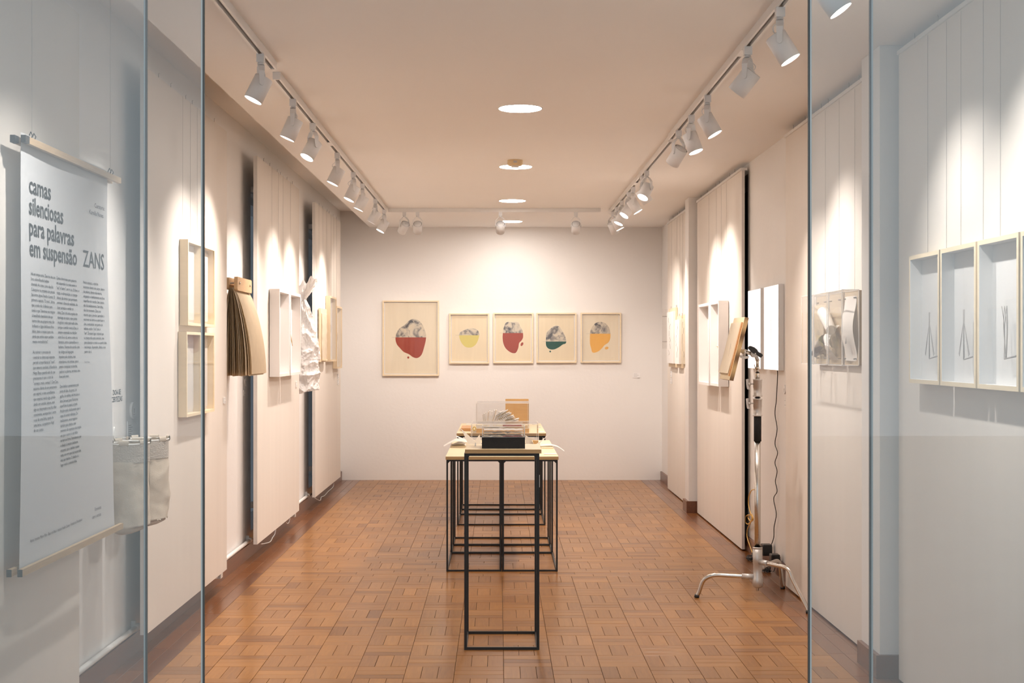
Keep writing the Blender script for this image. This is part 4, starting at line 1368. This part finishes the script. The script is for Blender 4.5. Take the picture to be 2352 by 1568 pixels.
# spotlight prototype meshes (lamp axis -Z, pivot at the origin)
def proto():
    P = {}
    m = MB(); m.box(-.016, .016, -.016, .016, -.034, 0); P['adapter'] = m
    m = MB(); m.cyl((0, 0, -.034), (0, 0, -.040), .012, n=14); m.cyl((0, 0, -.040), (0, 0, -.044), .015, n=14)
    for s_ in (-1, 1):     # yoke arms straddle along Y
        pts = [(0, .005 * s_, -.043), (0, .020 * s_, -.050), (0, .042 * s_, -.075), (0, .0435 * s_, -.130)]
        ws = [.012, .014, .012, .0095]
        for (p, q, wa, wb) in zip(pts, pts[1:], ws, ws[1:]):
            d = .0015 * s_
            i = m._add([(-wa, p[1] - .0015, p[2]), (wa, p[1] - .0015, p[2]), (wa, p[1] + .0015, p[2]), (-wa, p[1] + .0015, p[2]),
                        (-wb, q[1] - .0015, q[2]), (wb, q[1] - .0015, q[2]), (wb, q[1] + .0015, q[2]), (-wb, q[1] + .0015, q[2])])
            for f in ((0, 1, 5, 4), (1, 2, 6, 5), (2, 3, 7, 6), (3, 0, 4, 7), (4, 5, 6, 7), (0, 3, 2, 1)):
                m.face([i + a for a in f], 0)
    P['yoke'] = m
    for s_, nm in ((1, 'pivot_knob'), (-1, 'pivot_knob.b')):
        m = MB(); m.cyl((0, .0405 * s_, -.128), (0, .0485 * s_, -.128), .0095, n=18)
        P[nm] = m
    m = MB()
    m.tube(spline([(0, 0, -.044), (.020, .003, -.060), (.038, .004, -.075), (.030, 0, -.092), (.012, 0, -.098)], k=5), 0.0022, 6)
    P['cord'] = m
    m = MB(); r = .040
    m.lathe([(0.0, .033), (r - .006, .033), (r - .006, .030), (r - .003, .030), (r - .003, .033), (r, .031), (r, -.074), (r - .002, -.074), (r - .003, -.070), (r - .004, -.060)], 36,
            mats=[0, 0, 1, 0, 0, 0, 0, 0, 1, 1])
    m.box(-.008, .008, -.006, .006, .033, .038)
    P['lamp_body'] = m
    m = MB(); m.lathe([(0.0, -.0705), (r - .003, -.0705)], 30); P['lens'] = m
    out = {}
    for k, m in P.items():
        me = bpy.data.meshes.new(k.split('.')[0])
        me.from_pydata(m.v, [], m.f)
        mats = {'lens': ['lamp_glow'], 'lamp_body': ['lamp_white', 'dark_slot']}.get(k, ['lamp_white'])
        for q in mats: me.materials.append(MAT[q])
        me.polygons.foreach_set('material_index', [min(a, len(mats) - 1) for a in m.m])
        me.polygons.foreach_set('use_smooth', m.sm)
        bm = bmesh.new(); bm.from_mesh(me); bmesh.ops.recalc_face_normals(bm, faces=bm.faces); bm.to_mesh(me); bm.free()
        me.update()
        out[k] = me
    return out
PR = proto()
lamp_data = bpy.data.lights.new('spot_bulb', 'SPOT')
lamp_data.energy = SPOT_W; lamp_data.color = SPOT_COL; lamp_data.spot_size = math.radians(92); lamp_data.spot_blend = 1.0
lamp_data.shadow_soft_size = 0.022

wash_data = lamp_data.copy()
wash_data.energy = SPOT_W * 0.6

def spotlight(x, y, d, label, cord_yaw=0.3, group='white track spotlights'):
    d = Vector(d).normalized()
    z = ZC - .034
    t = thing('track_spotlight', label, 'spotlight', (x, y, z), group)
    yaw = math.atan2(d.y, d.x)
    def add(nm, parent, loc=(0, 0, 0), rot=None):
        o = bpy.data.objects.new(nm.split('.')[0], PR[nm]); C.objects.link(o); o.parent = parent; o.location = loc
        if rot is not None:
            o.rotation_mode = 'QUATERNION'; o.rotation_quaternion = rot
        return o
    add('adapter', t)
    yr = Quaternion((0, 0, 1), yaw)
    add('yoke', t, rot=yr)
    add('pivot_knob', t, rot=yr)
    add('pivot_knob.b', t, rot=yr)
    add('cord', t, rot=Quaternion((0, 0, 1), yaw + PI + cord_yaw))
    tilt = math.acos(max(-1, min(1, -d.z)))
    rot = yr @ Quaternion((0, 1, 0), -tilt)
    b = add('lamp_body', t, (0, 0, -.128), rot)
    add('lens', b)
    l = bpy.data.objects.new('bulb', wash_data if 'cross track' in label else lamp_data); C.objects.link(l); l.parent = b; l.location = (0, 0, -.078)
    return t
ordn = ['first', 'second', 'third', 'fourth', 'fifth', 'sixth', 'seventh', 'eighth', 'ninth', 'tenth', 'eleventh', 'twelfth', 'thirteenth']
LS = [(3.93, (-.30, .42, -.86), .9), (5.64, (-.42, -.12, -.90), .9), (6.66, (-.40, -.03, -.91), 1.0), (7.37, (-.42, -.30, -.86), 1.2), (8.49, (-.42, -.08, -.9), 2.4),
      (9.42, (-.42, -.14, -.9), 2.6), (10.06, (-.42, -.03, -.9), 1.0), (11.11, (-.48, .02, -.88), 2.3), (11.95, (-.46, -.14, -.88), 2.4)]
for i, (y_, d, cy_) in enumerate(LS):
    spotlight(TL1 if i < 2 else TL2, y_, d, 'white spotlight on the left ceiling track, %s from the entrance' % ordn[i], cy_)
RS = [(4.17, (.55, -.13, -.83)), (4.87, (.50, -.12, -.86)), (5.50, (-.58, .30, -.76)), (6.56, (.48, -.12, -.87)), (7.11, (.32, -.16, -.93)),
      (7.61, (-.42, .52, -.74)), (9.34, (-.42, -.36, -.82)), (9.61, (.55, .04, -.82)), (10.28, (.50, -.08, -.86)), (10.62, (-.55, -.25, -.8)),
      (11.22, (-.40, -.16, -.88)), (11.72, (.42, -.05, -.88)), (12.12, (.35, .42, -.82))]
for i, (y_, d) in enumerate(RS):
    spotlight(TR1 if y_ < 8 else TR2, y_, d, 'white spotlight on the right ceiling track, %s from the entrance' % ordn[i], 0.8)
for x, d, lb in ((-.853, (-.38, .66, -.62), 'white spotlight on the cross track, leftmost, tilted to the left'),
                 (-.733, (-.05, .78, -.58), 'white spotlight on the cross track, second from the left'),
                 (.018, (-.03, .78, -.58), 'white spotlight on the cross track in front of the farthest downlight'),
                 (.702, (.03, .78, -.58), 'white spotlight on the cross track, rightmost')):
    spotlight(x, yb_, d, lb, 0.9)

for k, (y_, x) in enumerate(((7.10, .115), (9.38, .120), (11.54, .119), (13.42, .122))):
    t = thing('downlight', 'round recessed ceiling downlight, %s from the entrance' % ordn[k], 'downlight', (x, y_, ZC), 'round ceiling downlights')
    m = MB(); m.lathe([(.112, -.001), (.119, -.003), (.121, -.0005), (.112, -.0005)], 48, o=(x, y_, ZC)); m.build('trim_ring', 'track_white', t)
    m = MB(); m.lathe([(0.0, -.002), (.1125, -.002)], 48, o=(x, y_, ZC)); m.build('diffuser', 'down_glow', t)
t = thing('smoke_detector', 'cream smoke detector on the ceiling in front of the second downlight', 'smoke detector', (.112, 9.05, ZC))
m = MB(); m.lathe([(0.052, 0), (.052, -.030), (.046, -.037), (.028, -.039)], 32, o=(.112, 9.05, ZC)); m.build('housing', 'cream_plastic', t)
m = MB(); m.lathe([(0.028, -.039), (.026, -.048), (.0, -.049)], 24, o=(.112, 9.05, ZC)); m.build('sensor_cap', 'white_plastic', t)
m = MB(); m.box(.100, .124, 8.9965, 8.9985, ZC - .024, ZC - .010); m.build('badge', 'grey_soft', t)

# ------------------------------------------------------------------ tables
def wire_cage(x0, x1, y0, y1, z1, t, r=.006, feet=0.0):
    for z, nm in ((r, 'bottom_rail'), (z1 - r, 'top_rail')):
        m = MB()
        m.box(x0, x1, y0, y0 + 2 * r, z - r, z + r); m.box(x0, x1, y1 - 2 * r, y1, z - r, z + r)
        m.box(x0, x0 + 2 * r, y0 + 2 * r, y1 - 2 * r, z - r, z + r); m.box(x1 - 2 * r, x1, y0 + 2 * r, y1 - 2 * r, z - r, z + r)
        if nm == 'top_rail':
            for (a, b) in ((x0 + 2 * r, 1), (x1 - 2 * r, -1)):      # welded corner fillets
                for yy in (y0, y1 - 2 * r):
                    m.prism([(a, yy, z1 - 2 * r), (a, yy, z1 - 2 * r - .012), (a + b * .012, yy, z1 - 2 * r)], (0, 2 * r, 0))
        m.build(nm, 'black_metal', t, recalc=True)
    for x in (x0, x1 - 2 * r):
        for yy in (y0, y1 - 2 * r):
            MB().box(x, x + 2 * r, yy, yy + 2 * r, 2 * r, z1 - 2 * r).build('leg', 'black_metal', t)

def tabletop(x0, x1, y0, y1, z0, z1, t):
    MB().box(x0, x1, y0, y1, z0, z1, mis=[1, 1, 1, 1, 0, 0]).build('tabletop', ['birch', 'ply_edge'], t)

t = thing('plinth_table', 'tall narrow black wire stand with a plywood top, nearest the entrance', 'table', (.015, 6.14, 0))
wire_cage(-.157, .187, 6.14, 6.495, .900, t, r=.0062)
tabletop(-.153, .196, 6.125, 6.475, .9005, .919, t)
o = MB().box(.1870, .1885, 6.1385, 6.1535, .745, .800).build('leg_tag', 'white', t)
t = thing('wire_table', 'middle low plywood table on black wire legs behind the tall stand', 'table', (.02, 8.3, 0), 'low plywood tables')
for x0, x1 in ((-.323, .018), (.0235, .3665)):
    for y0, y1 in ((8.30, 9.03), (9.04, 9.395), (9.405, 9.75)):
        wire_cage(x0, x1, y0, y1, .692, t, r=.0052)
tabletop(-.327, .371, 8.285, 9.765, .6925, .7125, t)
t = thing('wire_table', 'farthest low plywood table on black wire legs, nearest the back wall', 'table', (.02, 10.47, 0), 'low plywood tables')
for x0, x1 in ((-.323, .018), (.0235, .3665)):
    for y0, y1 in ((10.47, 11.13), (11.14, 11.465), (11.475, 11.81)):
        wire_cage(x0, x1, y0, y1, .698, t, r=.0052)
tabletop(-.327, .371, 10.455, 11.83, .6985, .719, t)

# on the tall stand
I = lambda p: Vector((p.x, -p.z, p.y))     # u = X, v = Z, w toward the camera
t = thing('display_block', 'black speckled block topped by a clear acrylic case of layered paper, on the tall stand', 'display case', (.02, 6.2, .919))
MB().box(-.0765, .122, 6.175, 6.345, .9195, .971).build('black_base', 'black_matt', t)
acrylic_box(I, -.075, .121, .9715, 1.020, -6.345, -6.178, t, edge=.0022)
m = MB()
for j in range(3):
    m.grid(lambda a, b, j=j: (-.068 + a * .182, 6.19 + b * .13, .978 + j * .0125 + .004 * noise.noise(Vector((a * 9, b * 2 + j * 5, j)))), 26, 6)
m.each('torn_sheet', 'paper_white', t)
m = MB()
m.tube([(-.070 + k * .006, 6.186, .998 + .0035 * noise.noise(Vector((k * .5, 3, 1)))) for k in range(31)], .0012, 5)
m.tube([(-.05 + k * .006, 6.186, .985 + .002 * noise.noise(Vector((k * .6, 9, 1)))) for k in range(8)], .0008, 5)
m.tube([(.03 + k * .006, 6.186, .985 + .002 * noise.noise(Vector((k * .6, 9, 1)))) for k in range(13)], .0008, 5)
m.each('brown_edge', 'orange_wood', t)
o = tag(MB().prism([(-.113, 6.33, .9193), (-.106, 6.33, .9193), (-.106, 6.33, .934), (-.110, 6.33, .936)], (0, .002, 0)).build('metal_clip', 'steel'), 'tiny bright clip standing left of the black block on the tall stand', 'clip')

# on the middle table
def case(x0, x1, y0, y1, z0, z1, t, **k):
    return acrylic_box(I, x0, x1, z0, z1, -y1, -y0, t, **k)
t = thing('acrylic_case', 'wide low clear acrylic case on the middle table', 'display case', (.04, 9.1, .7125))
case(-.186, .271, 9.10, 9.46, .7135, .867, t, edge=.0026)
def sheet(name, label, fn, mat_='paper_white', nu=12, nv=8):
    return tag(MB().grid(fn, nu, nv).build(name, mat_), label, 'paper')
def wedge_board(x0, x1, y0, y1, label, h=.008):
    return tag(MB().box(x0, x1, y0, y1, .7130, .7130 + h).build('base_board', 'maple'), label, 'board')
wedge_board(-.325, -.20, 9.06, 9.42, 'thin wooden base board under the folded paper, left side of the middle table')
wedge_board(.285, .365, 8.93, 9.40, 'thin wooden base board under the folded paper, right side of the middle table')
def tri(name, label, pts, th=.0015, mat_='paper_white'):
    m = MB(); m.prism(pts, (0, th, 0)); return tag(m.build(name, mat_, recalc=True), label, 'paper')
def up(u, v, Y):   # survey point on the plane y = Y
    return ((u - CX) * Y / F, Y, EYE - (v - CY) * Y / F)
def zp(x, y, o): return (o + x / 11.2, 905 + y / 11.2)
tri('folded_paper', 'tall pointed white paper fold standing on the left of the middle table', [up(*zp(*p, 1015), 9.00) for p in ((480, 880), (560, 1030), (700, 1345), (805, 1345), (850, 1210))], th=.012)
tri('folded_paper', 'short pointed paper fold beside the tall one on the middle table', [up(*zp(*p, 1015), 8.97) for p in ((970, 1040), (845, 1205), (790, 1345), (1015, 1345))], th=.02)
def curved(us, w, Y0_, Y1_, name, label):
    pts = spline([up(*zp(x, y, o_), Y0_) for x, y, o_ in us], k=5)
    def fn(a, b):
        i = min(len(pts) - 1, int(a * (len(pts) - 1) + .5)); p = pts[i]
        return (p.x, p.y + b * (Y1_ - Y0_) * (0.15 + 0.85 * math.sin(PI * min(a + .12, 1) / 1.24)), p.z + .004 * math.sin(PI * b))
    return sheet(name, label, fn, nu=len(pts) - 1, nv=6)
curved([(40, 1345, 1015), (160, 1285, 1015), (320, 1215, 1015), (480, 1200, 1015), (640, 1240, 1015)], .1, 9.02, 9.30, 'curled_paper', 'curled white sheet jutting past the left side of the middle table')
curved([(370, 1085, 1015), (480, 1140, 1015), (600, 1185, 1015), (680, 1240, 1015)], .1, 9.34, 9.44, 'curled_paper', 'small curled white sheet behind the jutting one on the left of the middle table')
curved([(250, 1320, 1015), (400, 1280, 1015), (520, 1275, 1015), (610, 1315, 1015)], .1, 9.08, 9.3, 'curled_paper', 'low arched sheet on the left base board of the middle table')
tri('folded_paper', 'white paper fold inside the right part of the low acrylic case', [up(*zp(*p, 1150), 9.20) for p in ((640, 1060), (730, 1120), (870, 1120), (800, 1190), (850, 1290), (640, 1290))], th=.03)
tri('folded_paper', 'slanting cream paper fold on the right of the middle table', [up(*zp(*p, 1150), 9.08) for p in ((1265, 1020), (1140, 1120), (910, 1290), (975, 1290))], th=.01)
curved([(1000, 1330, 1150), (1200, 1310, 1150), (1380, 1330, 1150), (1500, 1375, 1150), (1640, 1470, 1150)], .1, 8.98, 9.10, 'curled_paper', 'curled white sheet drooping past the right side of the middle table')
tag(MB().prism([up(*zp(*p, 1150), 9.15) for p in ((820, 1190), (970, 1200), (970, 1290), (850, 1290))], (0, .05, 0)).build('wood_wedge', 'honey_wood', recalc=True), 'small honey coloured wood wedge in the low acrylic case', 'block')
tag(MB().box(.286, .367, 8.44, 8.50, .713, .7165).build('caption_card', 'white', bevel=.0008), 'white caption card at the front right corner of the middle table', 'label')
tag(MB().box(-.30, -.262, 9.60, 9.66, .713, .7165).build('caption_card', 'white', bevel=.0008), 'white caption card at the rear left of the middle table', 'label')

# on the far table
t = thing('acrylic_case', 'tall clear acrylic case over a fanned paper book on the farthest table', 'display case', (.03, 10.5, .719))
MB().box(-.174, .240, 10.50, 11.10, .7195, .753, mis=[1, 1, 1, 1, 0, 0]).build('wooden_plinth', ['birch', 'honey_wood'], t)
case(-.176, .240, 10.515, 10.95, .7535, .950, t, edge=.0026)
fb = thing('fanned_book', 'white paper book fanned open inside the tall acrylic case', 'book', (.02, 10.7, .7535))
def strip_page(base, ang, L, w, y0, mat_, nm):
    bx, bz = base
    ux, uz = math.cos(ang), math.sin(ang)
    nx, nz = -uz, ux
    pts = [(bx, y0, bz), (bx + ux * L, y0, bz + uz * L), (bx + ux * L + nx * w, y0, bz + uz * L + nz * w), (bx + nx * w, y0, bz + nz * w)]
    MB().prism(pts, (0, .10, 0)).build(nm, mat_, fb, recalc=True)
for k in range(15):          # left half: tall leaves fanned over to the right
    a = math.radians(96 - k * 3.6 + R.uniform(-1.5, 1.5))
    strip_page((-.112 + k * .0078, .7545), a, .098 + .040 * math.sin(PI * (k + 1) / 17) + R.uniform(-.006, .006), .0062, 10.640 - .0035 * k, 'paper_cream' if k % 4 == 3 else 'paper_white', 'page')
for k in range(15):          # right half: notched leaves lying in steps
    a = math.radians(3 + k * 1.9)
    strip_page((.035 - .004 * k, .757 + k * .0066), a, .168 - .0058 * k + R.uniform(-.014, .014), .0046, 10.600 - .003 * (k % 3), 'white' if k % 3 else 'paper_cream', 'page')
tag(MB().box(.058, .252, 11.25, 11.272, .7195, .956).build('upright_board', 'honey_wood'), 'honey coloured wooden board standing upright on the farthest table', 'board')
tag(MB().box(-.302, -.222, 10.73, 11.12, .7195, .742).build('wood_block', 'orange_wood', bevel=.002), 'flat orange wooden block at the left of the farthest table', 'block')
t = thing('ring_holder', 'yellow plastic ring standing on a small clear block on the farthest table', 'ornament', (-.19, 10.48, .7195))
MB().box(-.203, -.175, 10.468, 10.496, .7195, .7395).build('clear_block', 'acrylic', t)
MB().tube([(-.189 + .0105 * math.cos(a), 10.482, .7535 + .0135 * math.sin(a)) for a in [2 * PI * k / 24 for k in range(24)]], .0045, 8, closed=True).build('ring', 'yellow_plastic', t)
for (x0, x1, yy, lb) in ((-.28, -.235, 11.60, 'white caption card at the rear left of the farthest table'), (.32, .35, 11.2, 'white caption card at the right side of the farthest table'),
                         (.315, .362, 10.56, 'white caption card at the front right of the farthest table'), (.29, .322, 11.62, 'white caption card at the rear right of the farthest table')):
    tag(MB().box(x0, x1, yy, yy + .07, .7195, .7235).build('caption_card', 'white', bevel=.0008), lb, 'label')

# ------------------------------------------------------------------ chrome light stand with tilted board
HX, HY = 1.418, 7.34
t = thing('light_stand', 'chrome studio stand with folding legs near the right wall', 'stand', (HX, HY, 0))
MB().cyl((HX, HY, .19), (HX, HY, .872), .0165, n=24).build('pole', 'steel', t)
MB().cyl((HX, HY, .872), (HX, HY, 1.008), .0205, n=24).build('grip_sleeve', 'black_matt', t)
def collar(z0, z1, knob_side=-1):
    m = MB()
    r = .0225
    m.lathe([(.016, 0), (r + .004, 0), (r + .004, .006), (r, .007), (r, (z1 - z0) * .5), (r + .0015, (z1 - z0) * .5 + .001), (r + .0015, z1 - z0 - .007), (r + .004, z1 - z0 - .006), (r + .004, z1 - z0), (.010, z1 - z0)], 26, o=(HX, HY, z0))
    c = m.build('collar', 'cast', t)
    zk = z1 - .026
    k = MB()
    k.cyl((HX - r + .004, HY - .006, zk), (HX - .044, HY - .012, zk), .0035, n=8)
    k.cyl((HX - .042, HY - .012, zk), (HX - .056, HY - .014, zk), .008, n=12)
    k.prism([(HX - .054, HY - .018, zk - .006), (HX - .046, HY - .018, zk - .030), (HX - .060, HY - .018, zk - .028), (HX - .064, HY - .018, zk), (HX - .066, HY - .018, zk + .026), (HX - .052, HY - .018, zk + .028)], (0, .008, 0))
    k.build('wing_knob', 'cast', c, recalc=True)
collar(1.010, 1.106); collar(1.117, 1.212)
MB().cyl((HX, HY, 1.106), (HX, HY, 1.119), .012, n=16).cyl((HX, HY, 1.1085), (HX, HY, 1.1125), .0165, n=16).build('riser_ring', 'black', t)
MB().cyl((HX, HY, 1.212), (HX, HY, 1.247), .0118, n=20).build('upper_riser', 'steel', t)
MB().cyl((HX, HY, 1.245), (HX, HY, 1.2495), .0120, n=18).build('black_washer', 'black', t)
m = MB(); m.cyl((HX, HY, 1.249), (HX, HY, 1.268), .0072, n=16); m.cyl((HX, HY, 1.264), (HX, HY, 1.281), .0105, n=18); m.cyl((HX, HY, 1.281), (HX, HY, 1.318), .0080, n=16); m.cyl((HX, HY, 1.313), (HX, HY, 1.320), .0110, n=16)
m.cyl((HX - .012, HY, 1.270), (HX - .018, HY - .003, 1.292), .0022, n=8)
m.build('spigot', 'steel', t)
# grip head (lever) and arm to the board
a0 = Vector((HX + .021, HY - .02, 1.335)); a1 = Vector((HX - .052, HY - .02, 1.388))
hd = (a1 - a0).normalized()
m = MB()
pr_ = []
nrm = Vector((-hd.z, 0, hd.x)) * -1
L_ = (a1 - a0).length
out_ = [(0, .010), (.12, .013), (.35, .010), (.5, .016), (.7, .017), (.92, .012), (1.0, .007)]
pts = [a0 + hd * (L_ * q) + nrm * w for q, w in out_] + [a0 + hd * (L_ * q) - nrm * w * .75 for q, w in reversed(out_)]
m.prism([tuple(p) for p in pts], (0, .014, 0))
m.build('lever', 'black', t, recalc=True, bevel=.002)
m = MB(); m.cyl((HX - .016, HY - .010, 1.352), (HX - .016, HY + .030, 1.352), .021, n=28); m.cyl((HX - .016, HY - .0225, 1.352), (HX - .016, HY - .012, 1.352), .004, n=12)
m.cyl((HX, HY, 1.315), (HX - .008, HY + .006, 1.340), .010, n=14)
m.build('grip_disc', 'cast', t)
m = MB(); m.cyl((HX - .032, HY + .004, 1.352), (HX - .107, HY + .004, 1.372), .0105, n=18); m.cyl((HX - .060, HY + .004, 1.359), (HX - .082, HY + .004, 1.366), .0135, n=18)
m.build('arm_spigot', 'steel', t)
m = MB(); m.cyl((HX - .072, HY - .004, 1.362), (HX - .074, HY - .006, 1.336), .006, n=10)
m.prism([(HX - .104, HY - .010, 1.344), (HX - .096, HY - .010, 1.330), (HX - .072, HY - .010, 1.322), (HX - .052, HY - .010, 1.326), (HX - .048, HY - .010, 1.338), (HX - .074, HY - .010, 1.340)], (0, .010, 0))
m.build('wing_knob', 'cast', t, recalc=True)
# hub and legs
m = MB(); m.lathe([(.017, .150), (.026, .150), (.026, .070), (.0235, .066), (.0235, -.004), (.028, -.010), (.028, -.052), (.020, -.062), (.008, -.066), (.008, -.080), (.0, -.082)], 24, o=(HX, HY, .135))
m.lathe([(.024, .160), (.0265, .157), (.0265, .150), (.017, .150)], 24, o=(HX, HY, .135))
m.build('hub', 'cast', t)
def leg(z, foot, knee_f, bracket=True):
    fx, fy = foot
    dx, dy = fx - HX, fy - HY
    L = math.hypot(dx, dy); ux, uy = dx / L, dy / L
    kn = L * knee_f
    P = lambda s, zz: (HX + ux * s, HY + uy * s, zz)
    pts = spline([P(.03, z), P(kn * .6, z), P(kn - .03, z), P(kn + .012, z - .008 - z * .02), P(kn + .045, z * .72), P(L - .012, .03), P(L, .010)], k=6)
    lg = MB().tube(pts, .0115, 18).build('leg', 'steel', t)
    MB().cyl(P(L - .003, .017), P(L + .001, .001), .0135, .0142, n=16).build('rubber_foot', 'black', lg)
    m = MB(); m.cyl(P(.02, z), P(.085, z), .0155, n=16)
    m.cyl((HX + ux * .055 - uy * .018, HY + uy * .055 + ux * .018, z), (HX + ux * .055 + uy * .018, HY + uy * .055 - ux * .018, z), .0045, n=10)
    m.build('leg_socket', 'cast', lg)
leg(.130, (1.098, 7.43), .76)
leg(.215, (1.615, 6.985), .60)
leg(.175, (1.632, 7.70), .80)
# tilted board held by the stand
t = thing('tilted_board', 'plywood board with a pad of cream paper, tilted on the chrome stand', 'artwork', (1.24, 7.37, 1.21))
bd = Vector((.083, 0, .338)).normalized(); bn = Vector((-bd.z, 0, bd.x))
Lb = math.hypot(.083, .338)
TBd = lambda p: Vector((1.240, 7.20, 1.211)) + Vector((0, 1, 0)) * p.x + bd * p.y - bn * p.z     # x: along Y, y: up the board, z: behind
MB(TBd).box(0, .33, 0, Lb, 0.0, .022, mis=[1, 1, 1, 1, 0, 0]).build('plywood', ['birch', 'ply_edge'], t)
for k in range(6):
    zz = -.0012 - k * .0016
    def fn(a, b, zz=zz, k=k):
        return (.022 + .004 * k * .3 + a * .30, .028 + k * .001 + b * (.29 - .001 * k), zz - .0105 * max(0, .35 - b) * (k / 5) - .0015 * math.sin(a * 3))
    MB(TBd).grid(fn, 6, 8).build('paper_sheet', 'paper_cream', t)
m = MB(TBd)
m.tube([(.14, .10, -.0105), (.17, .20, -.0105), (.13, .17, -.0105)], .0006, 4)
m.build('drawn_line', 'pencil', t)
MB(TBd).box(.01, .028, .02, Lb - .03, -.0085, -.0003).build('pad_edge', 'orange_wood', t)

for o in list(bpy.data.objects):
    if '_org' in o:
        del o['_org']
